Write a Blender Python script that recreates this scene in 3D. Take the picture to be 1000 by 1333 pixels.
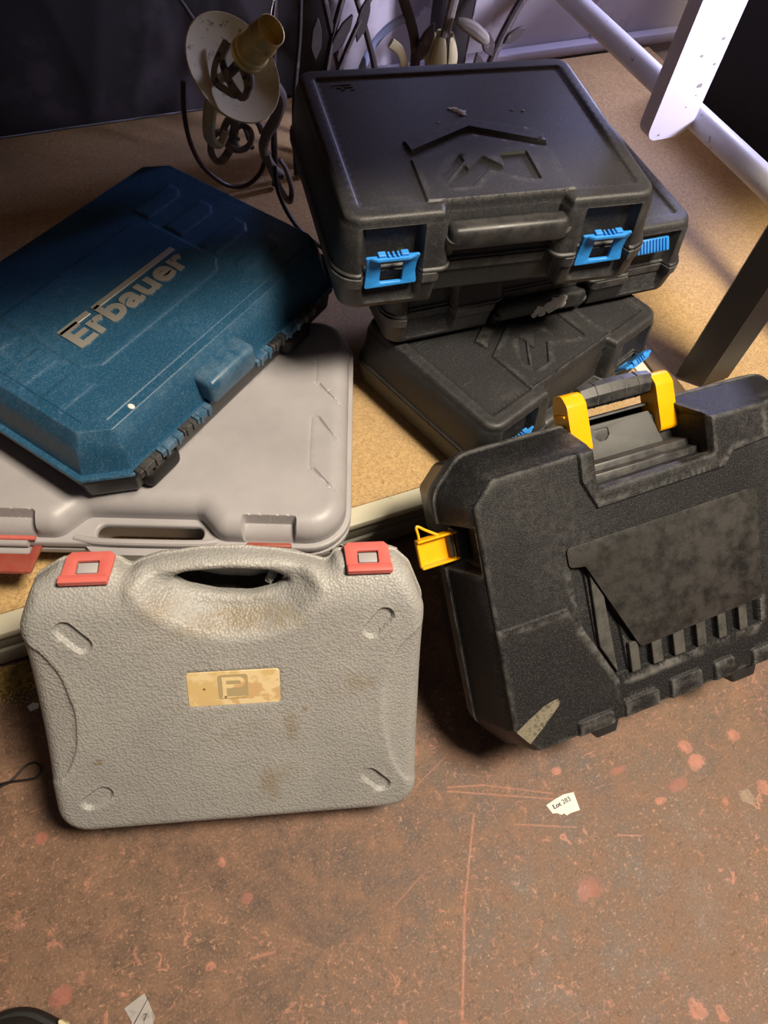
import bpy, bmesh, math, random
import numpy as np
from mathutils import Vector, Matrix, Euler
from mathutils.geometry import delaunay_2d_cdt

for o in list(bpy.data.objects):
    bpy.data.objects.remove(o)
random.seed(7)
scene = bpy.context.scene
C = scene.collection

# ------------------------------------------------------------------ camera
cam_d = bpy.data.cameras.new('camera')
cam_d.sensor_fit = 'VERTICAL'
cam_d.sensor_height = 24.0
cam_d.lens = 924.0 / 1333.0 * 24.0
cam_d.clip_start = 0.02
cam = bpy.data.objects.new('camera', cam_d)
C.objects.link(cam)
cam.matrix_world = Matrix.Translation((0, 0, 0.85)) @ (
    Matrix.Rotation(-0.50030755, 4, 'Z') @ Matrix.Rotation(0.55654861, 4, 'X') @ Matrix.Rotation(0.13617711, 4, 'Z'))
scene.camera = cam

# ------------------------------------------------------------------ world, lamps, exposure
world = bpy.data.worlds.new('world')
scene.world = world
world.use_nodes = True
bg = world.node_tree.nodes['Background']
bg.inputs['Color'].default_value = (0.80, 0.72, 0.78, 1)
bg.inputs['Strength'].default_value = 0.06

def area(name, loc, target, size, power, color, shape='SQUARE'):
    d = bpy.data.lights.new(name, 'AREA')
    d.shape = shape
    d.size = size
    d.energy = power
    d.color = color
    o = bpy.data.objects.new(name, d)
    C.objects.link(o)
    o.location = loc
    o.rotation_euler = (Vector(target) - Vector(loc)).to_track_quat('-Z', 'Y').to_euler()
    return o

# warm ceiling lamp of the room, and a cold daylight lamp by the back wall
area('ceiling_lamp', (0.95, -0.30, 2.40), (0.30, 0.40, 0.1), 0.55, 110, (1.0, 0.87, 0.69))
area('cold_lamp', (1.34, 1.27, 0.62), (0.50, 0.60, 0.35), 0.12, 6.8, (0.54, 0.56, 1.0))
area('cold_rear_fill', (0.66, 1.30, 0.63), (0.62, 0.75, 0.35), 0.14, 0.22, (0.52, 0.54, 1.0))  # added weak fill for the plank side and top case, source unseen
dl = area('cold_plank_fill', (1.75, -0.10, 0.76), (0.93, 0.88, 0.37), 0.22, 1.9, (0.74, 0.72, 1.0))  # added cold fill, narrow beam to brighten the white plank
dl.data.spread = math.radians(28)

vs = scene.view_settings
vs.view_transform = 'Standard'
vs.look = 'None'
vs.exposure = 0.0
vs.gamma = 1.0
vs.use_curve_mapping = False

# ------------------------------------------------------------------ material helpers
class NT:
    def __init__(self, name):
        self.m = bpy.data.materials.new(name)
        self.m.use_nodes = True
        self.t = self.m.node_tree
        self.b = self.t.nodes['Principled BSDF']
        self.co = self.n('ShaderNodeTexCoord').outputs['Object']
    def n(self, typ, **kw):
        x = self.t.nodes.new(typ)
        for k, v in kw.items():
            setattr(x, k, v)
        return x
    def link(self, a, b):
        self.t.links.new(a, b)
    def put(self, sock, v):
        if hasattr(v, 'node'):
            self.link(v, sock)
        elif isinstance(v, (tuple, list)) and len(v) == 3 and sock.type == 'RGBA':
            sock.default_value = (*v, 1)
        else:
            sock.default_value = v
    def noise(self, scale, detail=4, rough=.55, co=None, dist=0, out='Fac'):
        x = self.n('ShaderNodeTexNoise')
        self.link(co or self.co, x.inputs['Vector'])
        x.inputs['Scale'].default_value = scale
        x.inputs['Detail'].default_value = detail
        x.inputs['Roughness'].default_value = rough
        x.inputs['Distortion'].default_value = dist
        return x.outputs[out]
    def voro(self, scale, feature='F1', co=None, out='Distance', rnd=1.0):
        x = self.n('ShaderNodeTexVoronoi', feature=feature)
        self.link(co or self.co, x.inputs['Vector'])
        x.inputs['Scale'].default_value = scale
        x.inputs['Randomness'].default_value = rnd
        return x.outputs[out]
    def ramp(self, fac, lo, hi, a=0.0, b=1.0):
        x = self.n('ShaderNodeMapRange')
        x.clamp = True
        self.put(x.inputs['Value'], fac)
        for i, v in zip(('From Min', 'From Max', 'To Min', 'To Max'), (lo, hi, a, b)):
            self.put(x.inputs[i], v)
        return x.outputs[0]
    def math(self, op, a, b=0.0, c=0.0):
        x = self.n('ShaderNodeMath', operation=op)
        self.put(x.inputs[0], a); self.put(x.inputs[1], b); self.put(x.inputs[2], c)
        return x.outputs[0]
    def mix(self, fac, a, b):
        x = self.n('ShaderNodeMix', data_type='RGBA')
        self.put(x.inputs['Factor'], fac)
        self.put(x.inputs[6], a); self.put(x.inputs[7], b)
        return x.outputs[2]
    def bump(self, h, strength=.3, dist=.001, prev=None):
        x = self.n('ShaderNodeBump')
        x.inputs['Strength'].default_value = strength
        x.inputs['Distance'].default_value = dist
        self.link(h, x.inputs['Height'])
        if prev:
            self.link(prev, x.inputs['Normal'])
        return x.outputs[0]
    def point(self):
        return self.n('ShaderNodeNewGeometry').outputs['Pointiness']
    def mapco(self, scale=(1, 1, 1), rot=(0, 0, 0), loc=(0, 0, 0)):
        x = self.n('ShaderNodeMapping')
        self.link(self.co, x.inputs['Vector'])
        x.inputs['Scale'].default_value = scale
        x.inputs['Rotation'].default_value = rot
        x.inputs['Location'].default_value = loc
        return x.outputs[0]
    def out(self, color, rough=.5, metal=0.0, normal=None, spec=None, coat=None):
        self.put(self.b.inputs['Base Color'], color)
        self.put(self.b.inputs['Roughness'], rough)
        self.b.inputs['Metallic'].default_value = metal
        if spec is not None:
            self.b.inputs['Specular IOR Level'].default_value = spec
        if normal:
            self.link(normal, self.b.inputs['Normal'])
        return self.m

def lin(r, g, b):
    f = lambda c: (c / 255 / 12.92) if c / 255 <= .04045 else ((c / 255 + .055) / 1.055) ** 2.4
    return (f(r), f(g), f(b))

def plastic(name, col, rough=.45, grain=700, gstr=.25, dust=.25, dcol=(.30, .27, .23), wear=.5, seed=0.0, speck=.5, sparkle=0.0, gs=420, spec=.5):
    t = NT(name)
    co = t.mapco(loc=(seed, seed * .7, seed * .3))
    n1 = t.noise(9, 6, .6, co)
    n2 = t.noise(55, 5, .65, co)
    d = t.math('MULTIPLY', t.ramp(n1, .46, .74), t.ramp(t.noise(120, 6, .7, co), .42, .66))
    d = t.math('MULTIPLY', d, t.ramp(n2, .3, .6, .35, 1))
    d = t.math('MULTIPLY', d, dust)
    sp = t.ramp(t.voro(75, co=co), .0, .085, 1.0, 0.0)
    sp = t.math('MULTIPLY', sp, t.ramp(t.noise(23, 2, .5, co), .55, .66))
    sp = t.math('MULTIPLY', sp, speck)
    pw = t.math('MULTIPLY', t.ramp(t.point(), .508, .565), t.ramp(n2, .36, .60))
    pw = t.math('MULTIPLY', pw, wear)
    # fine scratches
    sc = t.noise(40, 3, .6, t.mapco(scale=(1, 14, 1), rot=(0, 0, .5 + seed), loc=(seed, 0, 0)))
    sc = t.math('MULTIPLY', t.ramp(sc, .65, .72), dust * .5)
    f = t.math('MAXIMUM', t.math('MAXIMUM', d, sp), t.math('MAXIMUM', pw, sc))
    var = t.mix(t.ramp(n1, .3, .7), tuple(c * .85 for c in col), tuple(min(1, c * 1.12) for c in col))
    c = t.mix(f, var, dcol)
    if sparkle:
        gk = t.ramp(t.noise(gs, 2, .6, co), .50, .66, 0, sparkle)
        c = t.mix(gk, c, dcol)
        gk2 = t.ramp(t.noise(gs * .9, 2, .6, t.mapco(loc=(3 + seed, 1, 2))), .34, .5, sparkle * .8, 0)
        c = t.mix(gk2, c, tuple(x * .35 for x in col))
    g = t.noise(grain, 2, .5)
    return t.out(c, t.ramp(f, 0, .6, rough, min(.9, rough + .3)), normal=t.bump(g, gstr, .0008), spec=spec)

M = {}
M['black'] = plastic('black_plastic', (.022, .022, .024), .46, 900, .35, .34, (.20, .19, .175), .34, 0.3, .5, .10)
M['black_b'] = plastic('black_plastic_dusty', (.024, .024, .027), .5, 800, .4, .60, (.19, .185, .18), .45, 2.1, .6, .16)
M['black_smooth'] = plastic('black_smooth_plastic', (.020, .020, .022), .38, 300, .06, .22, (.2, .19, .17), .2, 4.4, .35)
M['black_g'] = plastic('black_grained_plastic', (.0125, .0122, .0135), .42, 1100, .8, .20, (.22, .215, .205), .75, 6.0, .6, .11, 520, .3)
M['black_panel'] = plastic('scuffed_black_panel', (.014, .0135, .0135), .42, 500, .10, .38, (.20, .185, .165), .3, 8.0, .8, .05, spec=.3)
M['black_dusty'] = plastic('dusty_black_slat', (.034, .033, .031), .6, 700, .2, .55, (.16, .15, .13), .3, 11.0, .4, .12)
M['blue_e'] = plastic('petrol_blue_plastic', lin(30, 76, 106), .38, 500, .12, .20, (.26, .36, .44), .25, 1.2, .6, .13, 480)
M['blue_latch'] = plastic('bright_blue_plastic', lin(44, 142, 226), .38, 500, .05, .10, (.3, .4, .5), .1, 3.0, .1)
M['yellow'] = plastic('yellow_plastic', lin(255, 178, 0), .38, 400, .05, .10, (.5, .32, .08), .05, 5.0, .1)
M['red'] = plastic('faded_red_plastic', lin(204, 98, 90), .55, 500, .08, .25, (.62, .30, .26), .2, 7.0, .1)
M['red_dark'] = plastic('dusty_red_plastic', lin(150, 62, 50), .5, 500, .08, .45, (.36, .26, .17), .2, 7.7, .1)
M['gray_d'] = plastic('pale_grey_plastic', lin(164, 160, 162), .42, 500, .05, .22, (.36, .33, .28), .15, 9.0, .3)

def gray_f():
    t = NT('pebbled_grey_plastic')
    n1 = t.noise(8, 5, .6); n2 = t.noise(40, 5, .65)
    base = t.mix(t.ramp(n1, .35, .7), lin(150, 149, 147), lin(168, 166, 162))
    dirt = t.math('MULTIPLY', t.ramp(n1, .52, .74), t.ramp(n2, .45, .68))
    base = t.mix(t.math('MULTIPLY', dirt, .55), base, lin(120, 108, 82))
    spots = t.math('MULTIPLY', t.ramp(t.voro(34), .0, .13, 1.0, 0.0), t.ramp(t.noise(11, 2), .56, .62))
    base = t.mix(t.math('MULTIPLY', spots, .5), base, lin(84, 76, 58))
    # three named stains (local coordinates on the face)
    sep = t.n('ShaderNodeSeparateXYZ'); t.link(t.co, sep.inputs[0])
    for (sx, sy, rx, ry, k) in ((.052, .125, .010, .020, .5), (.030, .055, .013, .026, .5), (-.130, .097, .006, .004, .7),
                                (.066, .145, .004, .004, .6), (.020, .246, .065, .012, .55), (-.060, .258, .02, .018, .45), (.118, .172, .018, .014, .35), (.0, .238, .06, .01, .4)):
        dx = t.math('DIVIDE', t.math('SUBTRACT', sep.outputs[0], sx), rx)
        dy = t.math('DIVIDE', t.math('SUBTRACT', sep.outputs[1], sy), ry)
        d = t.math('SQRT', t.math('ADD', t.math('MULTIPLY', dx, dx), t.math('MULTIPLY', dy, dy)))
        d = t.math('ADD', d, t.math('MULTIPLY', t.math('SUBTRACT', t.noise(110, 5, .7), .5), 2.6))
        base = t.mix(t.math('MULTIPLY', t.ramp(d, .1, 1.1, 1, 0), k), base, lin(132, 112, 78))
    pw = t.math('MULTIPLY', t.ramp(t.point(), .51, .56), .35)
    base = t.mix(pw, base, lin(206, 200, 190))
    v = t.voro(400, 'F1')
    base = t.mix(t.ramp(v, .25, .75, 0, .22), base, lin(104, 101, 94))
    g = t.bump(v, .55, .0012)
    return t.out(base, .48, normal=g)
M['gray_f'] = gray_f()

def chipboard():
    t = NT('chipboard')
    n = t.noise(7, 4); f = t.noise(420, 3, .7)
    v = t.voro(380, out='Color')
    sep = t.n('ShaderNodeSeparateColor'); t.link(v, sep.inputs[0])
    c = t.mix(sep.outputs[0], lin(168, 134, 86), lin(198, 166, 112))
    c = t.mix(t.ramp(f, .34, .42, .8, 0), c, lin(104, 74, 42))
    c = t.mix(t.ramp(n, .45, .75, 0, .4), c, lin(146, 118, 84))
    big = t.ramp(t.noise(2.2, 4), .42, .72, 0, .5)
    c = t.mix(big, c, lin(150, 126, 98))
    return t.out(c, .75, normal=t.bump(f, .25, .0008))
M['chip'] = chipboard()

def painted(name, col, chip, amt=.62, rough=.5, sc=40, metal=0):
    t = NT(name)
    n = t.noise(sc, 6, .65)
    n2 = t.noise(6, 4)
    m = t.math('MULTIPLY', t.ramp(n, amt, amt + .04), t.ramp(n2, .4, .6))
    c = t.mix(t.ramp(n2, .3, .7), tuple(x * .86 for x in col), col)
    c = t.mix(m, c, chip)
    return t.out(c, rough, metal, normal=t.bump(n, .12, .001))
M['cream'] = painted('cream_painted_steel', lin(214, 208, 184), lin(90, 80, 62), .66)
M['grey_steel'] = painted('grey_painted_steel', lin(136, 132, 118), lin(80, 74, 62), .62)
M['dark_steel'] = painted('dark_painted_steel', lin(40, 37, 38), lin(104, 98, 96), .70, .4)
M['brown_bar'] = painted('brown_stained_timber', lin(92, 72, 46), lin(56, 42, 26), .55, .6)
M['white_leg'] = painted('chipped_white_paint', lin(206, 200, 204), lin(90, 80, 86), .72, .5, 26)
M['white_tube'] = painted('chipped_white_tube', lin(196, 196, 200), lin(60, 56, 60), .63, .4, 30)
M['wall'] = painted('lilac_grey_wall', lin(176, 168, 172), lin(128, 120, 126), .55, .8, 9)
M['skirt'] = painted('pale_skirting', lin(172, 166, 178), lin(120, 112, 122), .6, .6, 20)
M['dark_wall'] = painted('dark_mottled_board', lin(26, 22, 26), lin(42, 36, 41), .5, .7, 6)
M['black_board'] = painted('matt_black_board', (.006, .006, .007), (.012, .012, .013), .6, .8, 10)
M['iron'] = painted('dark_rusty_iron', lin(54, 44, 42), lin(104, 88, 80), .56, .6, 60)
M['plaster'] = painted('distressed_cream_paint', lin(196, 184, 138), lin(110, 98, 70), .60, .7, 90)
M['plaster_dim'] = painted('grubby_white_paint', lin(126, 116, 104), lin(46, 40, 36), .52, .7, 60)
M['brass'] = painted('brass', (.66, .52, .20), (.44, .34, .14), .6, .42, 30, .65)
M['steel'] = painted('brushed_steel', (.55, .54, .52), (.4, .39, .37), .6, .3, 30, 1.0)
M['chrome_text'] = painted('silver_lettering', (.62, .60, .55), (.5, .48, .44), .7, .36, 30, .6)
M['cable'] = painted('dark_red_cable', lin(62, 34, 30), lin(90, 60, 50), .7, .5)
M['black_cable'] = painted('black_cord', lin(26, 22, 22), lin(50, 44, 40), .7, .5)
M['paper'] = painted('white_paper', lin(232, 230, 222), lin(205, 200, 186), .62, .8, 50)
M['paper_grey'] = painted('grubby_paper', lin(166, 160, 156), lin(128, 120, 114), .55, .8, 120)
M['ink'] = painted('grey_ink', lin(78, 78, 80), lin(96, 96, 98), .6, .8)
M['rubber'] = painted('black_rubber', lin(22, 20, 20), lin(34, 31, 30), .6, .6)
M['sole'] = painted('dark_grey_fabric', lin(52, 49, 48), lin(70, 66, 62), .6, .8, 120)
M['cream_patch'] = painted('cream_leather', lin(210, 196, 160), lin(170, 150, 110), .66, .6)
M['filler'] = painted('pale_dried_filler', lin(232, 229, 222), lin(180, 174, 162), .6, .9, 200)
M['scuff'] = painted('pale_scuffed_plastic', lin(128, 120, 102), lin(60, 56, 48), .52, .8, 260)
M['sawdust'] = painted('sawdust_crumbs', lin(186, 158, 86), lin(128, 100, 50), .5, .9, 150)
M['grey_plate'] = plastic('worn_grey_plate', (.075, .075, .073), .6, 300, .05, .5, (.2, .2, .19), .2, 3.3, .2)

def badge_mat():
    t = NT('stained_tan_badge')
    n = t.noise(26, 4, .6); n2 = t.noise(60, 3)
    c = t.mix(t.ramp(n, .45, .52), lin(214, 184, 128), lin(230, 206, 158))
    c = t.mix(t.ramp(n, .60, .64, 0, .55), c, lin(190, 138, 84))
    v = t.voro(95)
    c = t.mix(t.math('MULTIPLY', t.ramp(v, .10, .18, 1, 0), t.ramp(n2, .5, .56)), c, lin(110, 78, 44))
    return t.out(c, .4)
M['badge'] = badge_mat()

def floor_mat():
    t = NT('worn_red_painted_concrete')
    sep = t.n('ShaderNodeSeparateXYZ'); t.link(t.co, sep.inputs[0])
    X, Y = sep.outputs[0], sep.outputs[1]
    n0 = t.noise(3.2, 5, .6); n1 = t.noise(22, 8, .72); n2 = t.noise(95, 6, .72); n3 = t.noise(380, 3, .7)
    c = t.mix(t.ramp(n1, .36, .66), lin(74, 55, 44), lin(132, 99, 78))
    c = t.mix(t.ramp(n0, .46, .66, 0, .55), c, lin(112, 90, 70))
    c = t.mix(t.ramp(t.noise(1.7, 3), .5, .7, 0, .4), c, lin(120, 82, 68))
    c = t.mix(t.ramp(n2, .30, .47, .6, 0), c, lin(64, 48, 40))
    c = t.mix(t.ramp(n3, .54, .68, 0, .5), c, lin(160, 126, 102))
    c = t.mix(t.ramp(n3, .30, .42, .3, 0), c, lin(66, 46, 36))
    # flecks of bare pink paint
    zone = t.ramp(t.noise(6, 4, .6), .42, .62)
    fl = t.math('MULTIPLY', t.ramp(t.noise(70, 8, .78, dist=.8), .575, .61), zone)
    c = t.mix(t.math('MULTIPLY', fl, .7), c, lin(186, 126, 104))
    fl2 = t.math('MULTIPLY', t.ramp(t.voro(210), 0, .17, 1, 0), t.ramp(t.noise(30, 4, .6), .48, .60))
    c = t.mix(t.math('MULTIPLY', fl2, .8), c, lin(204, 172, 138))
    fl3 = t.math('MULTIPLY', t.ramp(t.noise(170, 4, .7), .595, .64), t.ramp(t.noise(9, 3), .40, .58))
    c = t.mix(t.math('MULTIPLY', fl3, .6), c, lin(184, 138, 112))
    # short scratches in several directions
    for rz, s, lo in ((.25, 30, .67), (1.1, 26, .68), (-.5, 28, .68), (1.75, 24, .68), (2.4, 34, .68)):
        q = t.noise(s, 3, .6, t.mapco(scale=(.7, 18, 1), rot=(0, 0, rz), loc=(rz * 3, 0, 0)))
        q = t.math('MULTIPLY', t.ramp(q, lo, lo + .03), t.ramp(t.noise(5, 2, .5, t.mapco(loc=(rz, 4, 0))), .5, .6))
        c = t.mix(t.math('MULTIPLY', q, .55), c, lin(190, 132, 102))
    wob = t.math('SUBTRACT', n1, .5)
    wob2 = t.math('SUBTRACT', n2, .5)
    # larger bare patches where paint has come away
    for px, py, rx, ry, col in PATCH:
        dx = t.math('DIVIDE', t.math('SUBTRACT', X, px), rx)
        dy = t.math('DIVIDE', t.math('SUBTRACT', Y, py), ry)
        d = t.math('SQRT', t.math('ADD', t.math('MULTIPLY', dx, dx), t.math('MULTIPLY', dy, dy)))
        d = t.math('ADD', d, t.math('ADD', t.math('MULTIPLY', wob, 1.6), t.math('MULTIPLY', wob2, 2.6)))
        c = t.mix(t.math('MULTIPLY', t.ramp(d, .62, .80, .85, 0), t.ramp(n2, .36, .56, .45, 1)), c, col)
    # long scratches
    for ax, ay, bx, by, w, k in SCR:
        ex, ey = bx - ax, by - ay
        L = ex * ex + ey * ey
        qx = t.math('SUBTRACT', X, ax); qy = t.math('SUBTRACT', Y, ay)
        tt = t.math('DIVIDE', t.math('ADD', t.math('MULTIPLY', qx, ex), t.math('MULTIPLY', qy, ey)), L)
        tt = t.math('MINIMUM', t.math('MAXIMUM', tt, 0.0), 1.0)
        rx = t.math('SUBTRACT', qx, t.math('MULTIPLY', tt, ex)); ry = t.math('SUBTRACT', qy, t.math('MULTIPLY', tt, ey))
        d = t.math('SQRT', t.math('ADD', t.math('MULTIPLY', rx, rx), t.math('MULTIPLY', ry, ry)))
        d = t.math('ADD', d, t.math('MULTIPLY', wob2, .004))
        c = t.mix(t.math('MULTIPLY', t.ramp(d, w * .2, w, k * .85, 0), t.ramp(n2, .38, .58, .25, 1)), c, lin(190, 126, 104))
    h = t.math('ADD', t.math('MULTIPLY', n1, .6), t.math('MULTIPLY', n2, .4))
    return t.out(c, t.ramp(n1, .3, .7, .5, .75), normal=t.bump(h, .25, .003))

PK = lin(180, 118, 98)
PK2 = lin(152, 94, 80)
PATCH = ()
SCR = ()
PATCH = ((.4749, .0151, .013, .011, PK), (.473, .0336, .011, .012, PK), (.5372, .024, .013, .010, PK), (.4391, -.001, .018, .009, PK2),
         (.4082, -.0078, .010, .005, PK), (.3796, .0395, .016, .006, PK2), (.3109, .0649, .007, .006, PK), (.2839, -.0543, .019, .015, PK2),
         (.5366, -.0431, .012, .013, PK), (.3311, -.1904, .012, .012, PK), (.4811, -.0374, .006, .006, PK), (.5087, -.0402, .010, .011, lin(150, 128, 108)),
         (.353, -.2039, .006, .014, PK), (-.1091, .0293, .006, .005, PK), (-.0591, .0722, .008, .007, PK2), (-.2454, .2075, .010, .008, PK2),
         (-.2468, .0587, .012, .012, PK2), (-.0733, .1157, .005, .008, PK))
SCR = ((.1994, .0592, .1505, -.0191, .0017, .9), (.1505, -.0191, .1048, -.1096, .0020, .95), (.1838, .0961, .2239, .0832, .0014, .8), (.2239, .0832, .2949, .0457, .0013, .7),
       (.182, .0923, .2921, .0405, .0015, .75), (.2379, .0329, .3019, .0044, .0014, .8), (.343, -.0204, .3673, -.0308, .0014, .8), (.1483, .1099, .1956, .1281, .0011, .6),
       (.0798, .0085, .1317, .0292, .0012, .6), (-.0704, .02, -.0466, .0167, .0020, .7))
M['floor'] = floor_mat()

# ------------------------------------------------------------------ geometry helpers
def sdf(poly, x, y):
    P = np.asarray(poly, float)
    x = np.asarray(x, float).ravel(); y = np.asarray(y, float).ravel()
    d = np.full(x.shape, 1e9); ins = np.zeros(x.shape, bool)
    n = len(P)
    for i in range(n):
        ax, ay = P[i]; bx, by = P[(i + 1) % n]
        ex, ey = bx - ax, by - ay
        L = max(ex * ex + ey * ey, 1e-18)
        tt = np.clip(((x - ax) * ex + (y - ay) * ey) / L, 0, 1)
        d = np.minimum(d, (x - ax - tt * ex) ** 2 + (y - ay - tt * ey) ** 2)
        if by != ay:
            c = (ay > y) != (by > y)
            ins ^= c & (x < ex * (y - ay) / (by - ay) + ax)
    d = np.sqrt(d)
    return np.where(ins, d, -d)

def sm(v, w):
    t = np.clip(v / w + .5, 0, 1)
    return t * t * (3 - 2 * t)

def rpoly(pts, n=5):
    """polygon with rounded corners: pts = (x, y, r)"""
    out = []
    m = len(pts)
    for i in range(m):
        p0 = np.array(pts[i - 1][:2], float); p = np.array(pts[i][:2], float); p1 = np.array(pts[(i + 1) % m][:2], float)
        r = pts[i][2] if len(pts[i]) > 2 else 0
        if r <= 0:
            out.append(tuple(p)); continue
        a = (p0 - p); la = np.linalg.norm(a); a /= la
        b = (p1 - p); lb = np.linalg.norm(b); b /= lb
        ang = math.acos(max(-1, min(1, float(a @ b))))
        if ang > math.pi - .02:
            out.append(tuple(p)); continue
        tl = min(r / math.tan(ang / 2), la * .49, lb * .49)
        r2 = tl * math.tan(ang / 2)
        c = p + (a + b) / np.linalg.norm(a + b) * (r2 / math.sin(ang / 2))
        s = p + a * tl - c; e = p + b * tl - c
        a0 = math.atan2(s[1], s[0]); a1 = math.atan2(e[1], e[0])
        da = (a1 - a0 + math.pi) % (2 * math.pi) - math.pi
        for k in range(n + 1):
            q = a0 + da * k / n
            out.append((c[0] + r2 * math.cos(q), c[1] + r2 * math.sin(q)))
    return out

def rrect(x0, y0, x1, y1, r, n=6):
    return rpoly([(x0, y0, r), (x1, y0, r), (x1, y1, r), (x0, y1, r)], n)

def resample(poly, step):
    out = []
    n = len(poly)
    for i in range(n):
        a = poly[i]; b = poly[(i + 1) % n]
        L = math.hypot(b[0] - a[0], b[1] - a[1])
        k = max(1, int(math.ceil(L / step)))
        for j in range(k):
            out.append((a[0] + (b[0] - a[0]) * j / k, a[1] + (b[1] - a[1]) * j / k))
    return out

def offset(poly, d):
    """offset polygon outward (CCW) by d, mitred"""
    n = len(poly); out = []
    P = np.array(poly, float)
    for i in range(n):
        e0 = P[i] - P[i - 1]; e1 = P[(i + 1) % n] - P[i]
        e0 /= max(np.linalg.norm(e0), 1e-12); e1 /= max(np.linalg.norm(e1), 1e-12)
        n0 = np.array([e0[1], -e0[0]]); n1 = np.array([e1[1], -e1[0]])
        s = n0 + n1; q = s @ s
        out.append(tuple(P[i] + s * (2 * d / max(q, .5))))
    return out

def area2(poly):
    P = np.array(poly); Q = np.roll(P, -1, 0)
    return float(np.sum(P[:, 0] * Q[:, 1] - Q[:, 0] * P[:, 1]))

def relief(outer, zf, res=.006, r=.008, holes=(), hr=.003, feats=(), creases=(), sides=(), hsides=(), notch=None, flip=False, nr=5, bres=.004):
    """A moulded shell: top surface with relief zf(x, y), rounded rim, side walls down from it."""
    outer = list(outer)
    if area2(outer) < 0:
        outer.reverse()
    loops = [resample(outer, bres)]
    for h in holes:
        loops.append(resample(list(h), bres))
    pts = []; edges = []
    def add_loop(l, closed=True):
        s = len(pts); pts.extend(l)
        for i in range(len(l) if closed else len(l) - 1):
            edges.append((s + i, s + (i + 1) % len(l)))
    for l in loops:
        add_loop(l)
    for q in creases:
        add_loop(resample(list(q), bres))
    extra = []
    for poly, w in feats:
        q = list(poly)
        if area2(q) < 0:
            q.reverse()
        for k in ((-.5, -.17, .17, .5) if w > .0022 else (-.5, .5)):
            extra.extend(resample(offset(q, k * w), max(bres * .6, .0018)))
    rings = []
    for j in range(1, nr + 1):
        dd = r * (1 - math.cos(math.pi / 2 * j / nr))
        rings.extend(resample(offset(loops[0], -dd), bres))
    for l in loops[1:]:
        for j in range(1, 4):
            q = l if area2(l) > 0 else l[::-1]
            rings.extend(offset(q, hr * (1 - math.cos(math.pi / 2 * j / 3))))
    A = np.array(outer); x0, y0 = A.min(0); x1, y1 = A.max(0)
    gx = np.arange(x0 + res * .5, x1, res); gy = np.arange(y0 + res * .5, y1, res * .866)
    G = [(x + (res * .5 if j % 2 else 0), y) for j, y in enumerate(gy) for x in gx]
    def dist(ps):
        a = np.array(ps)
        d = sdf(outer, a[:, 0], a[:, 1])
        for h in holes:
            d = np.minimum(d, -sdf(h, a[:, 0], a[:, 1]))
        return d
    cand = np.array(rings + extra)
    keepc = cand[dist(cand) > min(.0004, r * .03)]
    Gd = dist(G)
    keepg = np.array(G)[Gd > max(res * .45, r * .5)]
    allp = pts + [tuple(p) for p in keepc] + [tuple(p) for p in keepg]
    # drop near duplicates (keep constraint points)
    seen = set(); final = []; nb = len(pts)
    for i, p in enumerate(allp):
        k = (round(p[0] / .0006), round(p[1] / .0006))
        if i >= nb and k in seen:
            continue
        seen.add(k); final.append(Vector((p[0], p[1])))
    v2, _, f2, _, _, _ = delaunay_2d_cdt(final, edges, [], 0, 1e-7)
    V = np.array([(v[0], v[1]) for v in v2])
    cen = np.array([V[list(f)].mean(0) for f in f2])
    ok = dist(cen) > 0
    faces = [tuple(f) for f, k in zip(f2, ok) if k]
    d = np.maximum(sdf(outer, V[:, 0], V[:, 1]), 0)
    z = zf(V[:, 0], V[:, 1])
    if r > 0:
        q = np.clip(r - d, 0, r)
        z = z - (r - np.sqrt(np.maximum(r * r - q * q, 0)))
    for h in holes:
        dh = np.maximum(-sdf(h, V[:, 0], V[:, 1]), 0)
        q = np.clip(hr - dh, 0, hr)
        z = z - (hr - np.sqrt(np.maximum(hr * hr - q * q, 0)))
    verts = [(V[i, 0], V[i, 1], float(z[i])) for i in range(len(V))]
    # boundary loops
    he = set()
    for f in faces:
        for i in range(3):
            he.add((f[i], f[(i + 1) % 3]))
    nxt = {a: b for a, b in he if (b, a) not in he}
    done = set()
    for s in list(nxt):
        if s in done:
            continue
        loop = [s]; done.add(s); c = nxt[s]
        while c != s and c in nxt and c not in done:
            loop.append(c); done.add(c); c = nxt[c]
        L = np.array([V[i] for i in loop])
        isout = area2(L) > 0
        prof = sides if isout else hsides
        if not prof or len(loop) < 8:
            continue
        e = np.roll(L, -1, 0) - np.roll(L, 1, 0)
        e /= np.maximum(np.linalg.norm(e, axis=1, keepdims=True), 1e-12)
        nrm = np.stack([e[:, 1], -e[:, 0]], 1)
        for _ in range(2):
            nrm = nrm + .5 * (np.roll(nrm, 1, 0) + np.roll(nrm, -1, 0))
            nrm /= np.linalg.norm(nrm, axis=1, keepdims=True)
        prev = loop
        nt_ = notch(L[:, 0], L[:, 1]) if (notch is not None and isout) else np.zeros(len(L))
        for pr in prof:
            off, zz = pr[0], pr[1]
            k = pr[2] if len(pr) > 2 else 0
            b = len(verts)
            Q = L + nrm * (off - nt_ * k)[:, None]
            verts.extend((Q[i, 0], Q[i, 1], zz) for i in range(len(L)))
            cur = list(range(b, b + len(L)))
            m = len(L)
            for i in range(m):
                j = (i + 1) % m
                faces.append((prev[i], cur[i], cur[j], prev[j]))
            prev = cur
        if isout and len(prof[-1]) > 3 and prof[-1][3] == 'cap':
            faces.append(tuple(reversed(prev)))
    if flip:
        verts = [(a, b, -c) for a, b, c in verts]
        faces = [tuple(reversed(f)) for f in faces]
    return verts, faces

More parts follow.
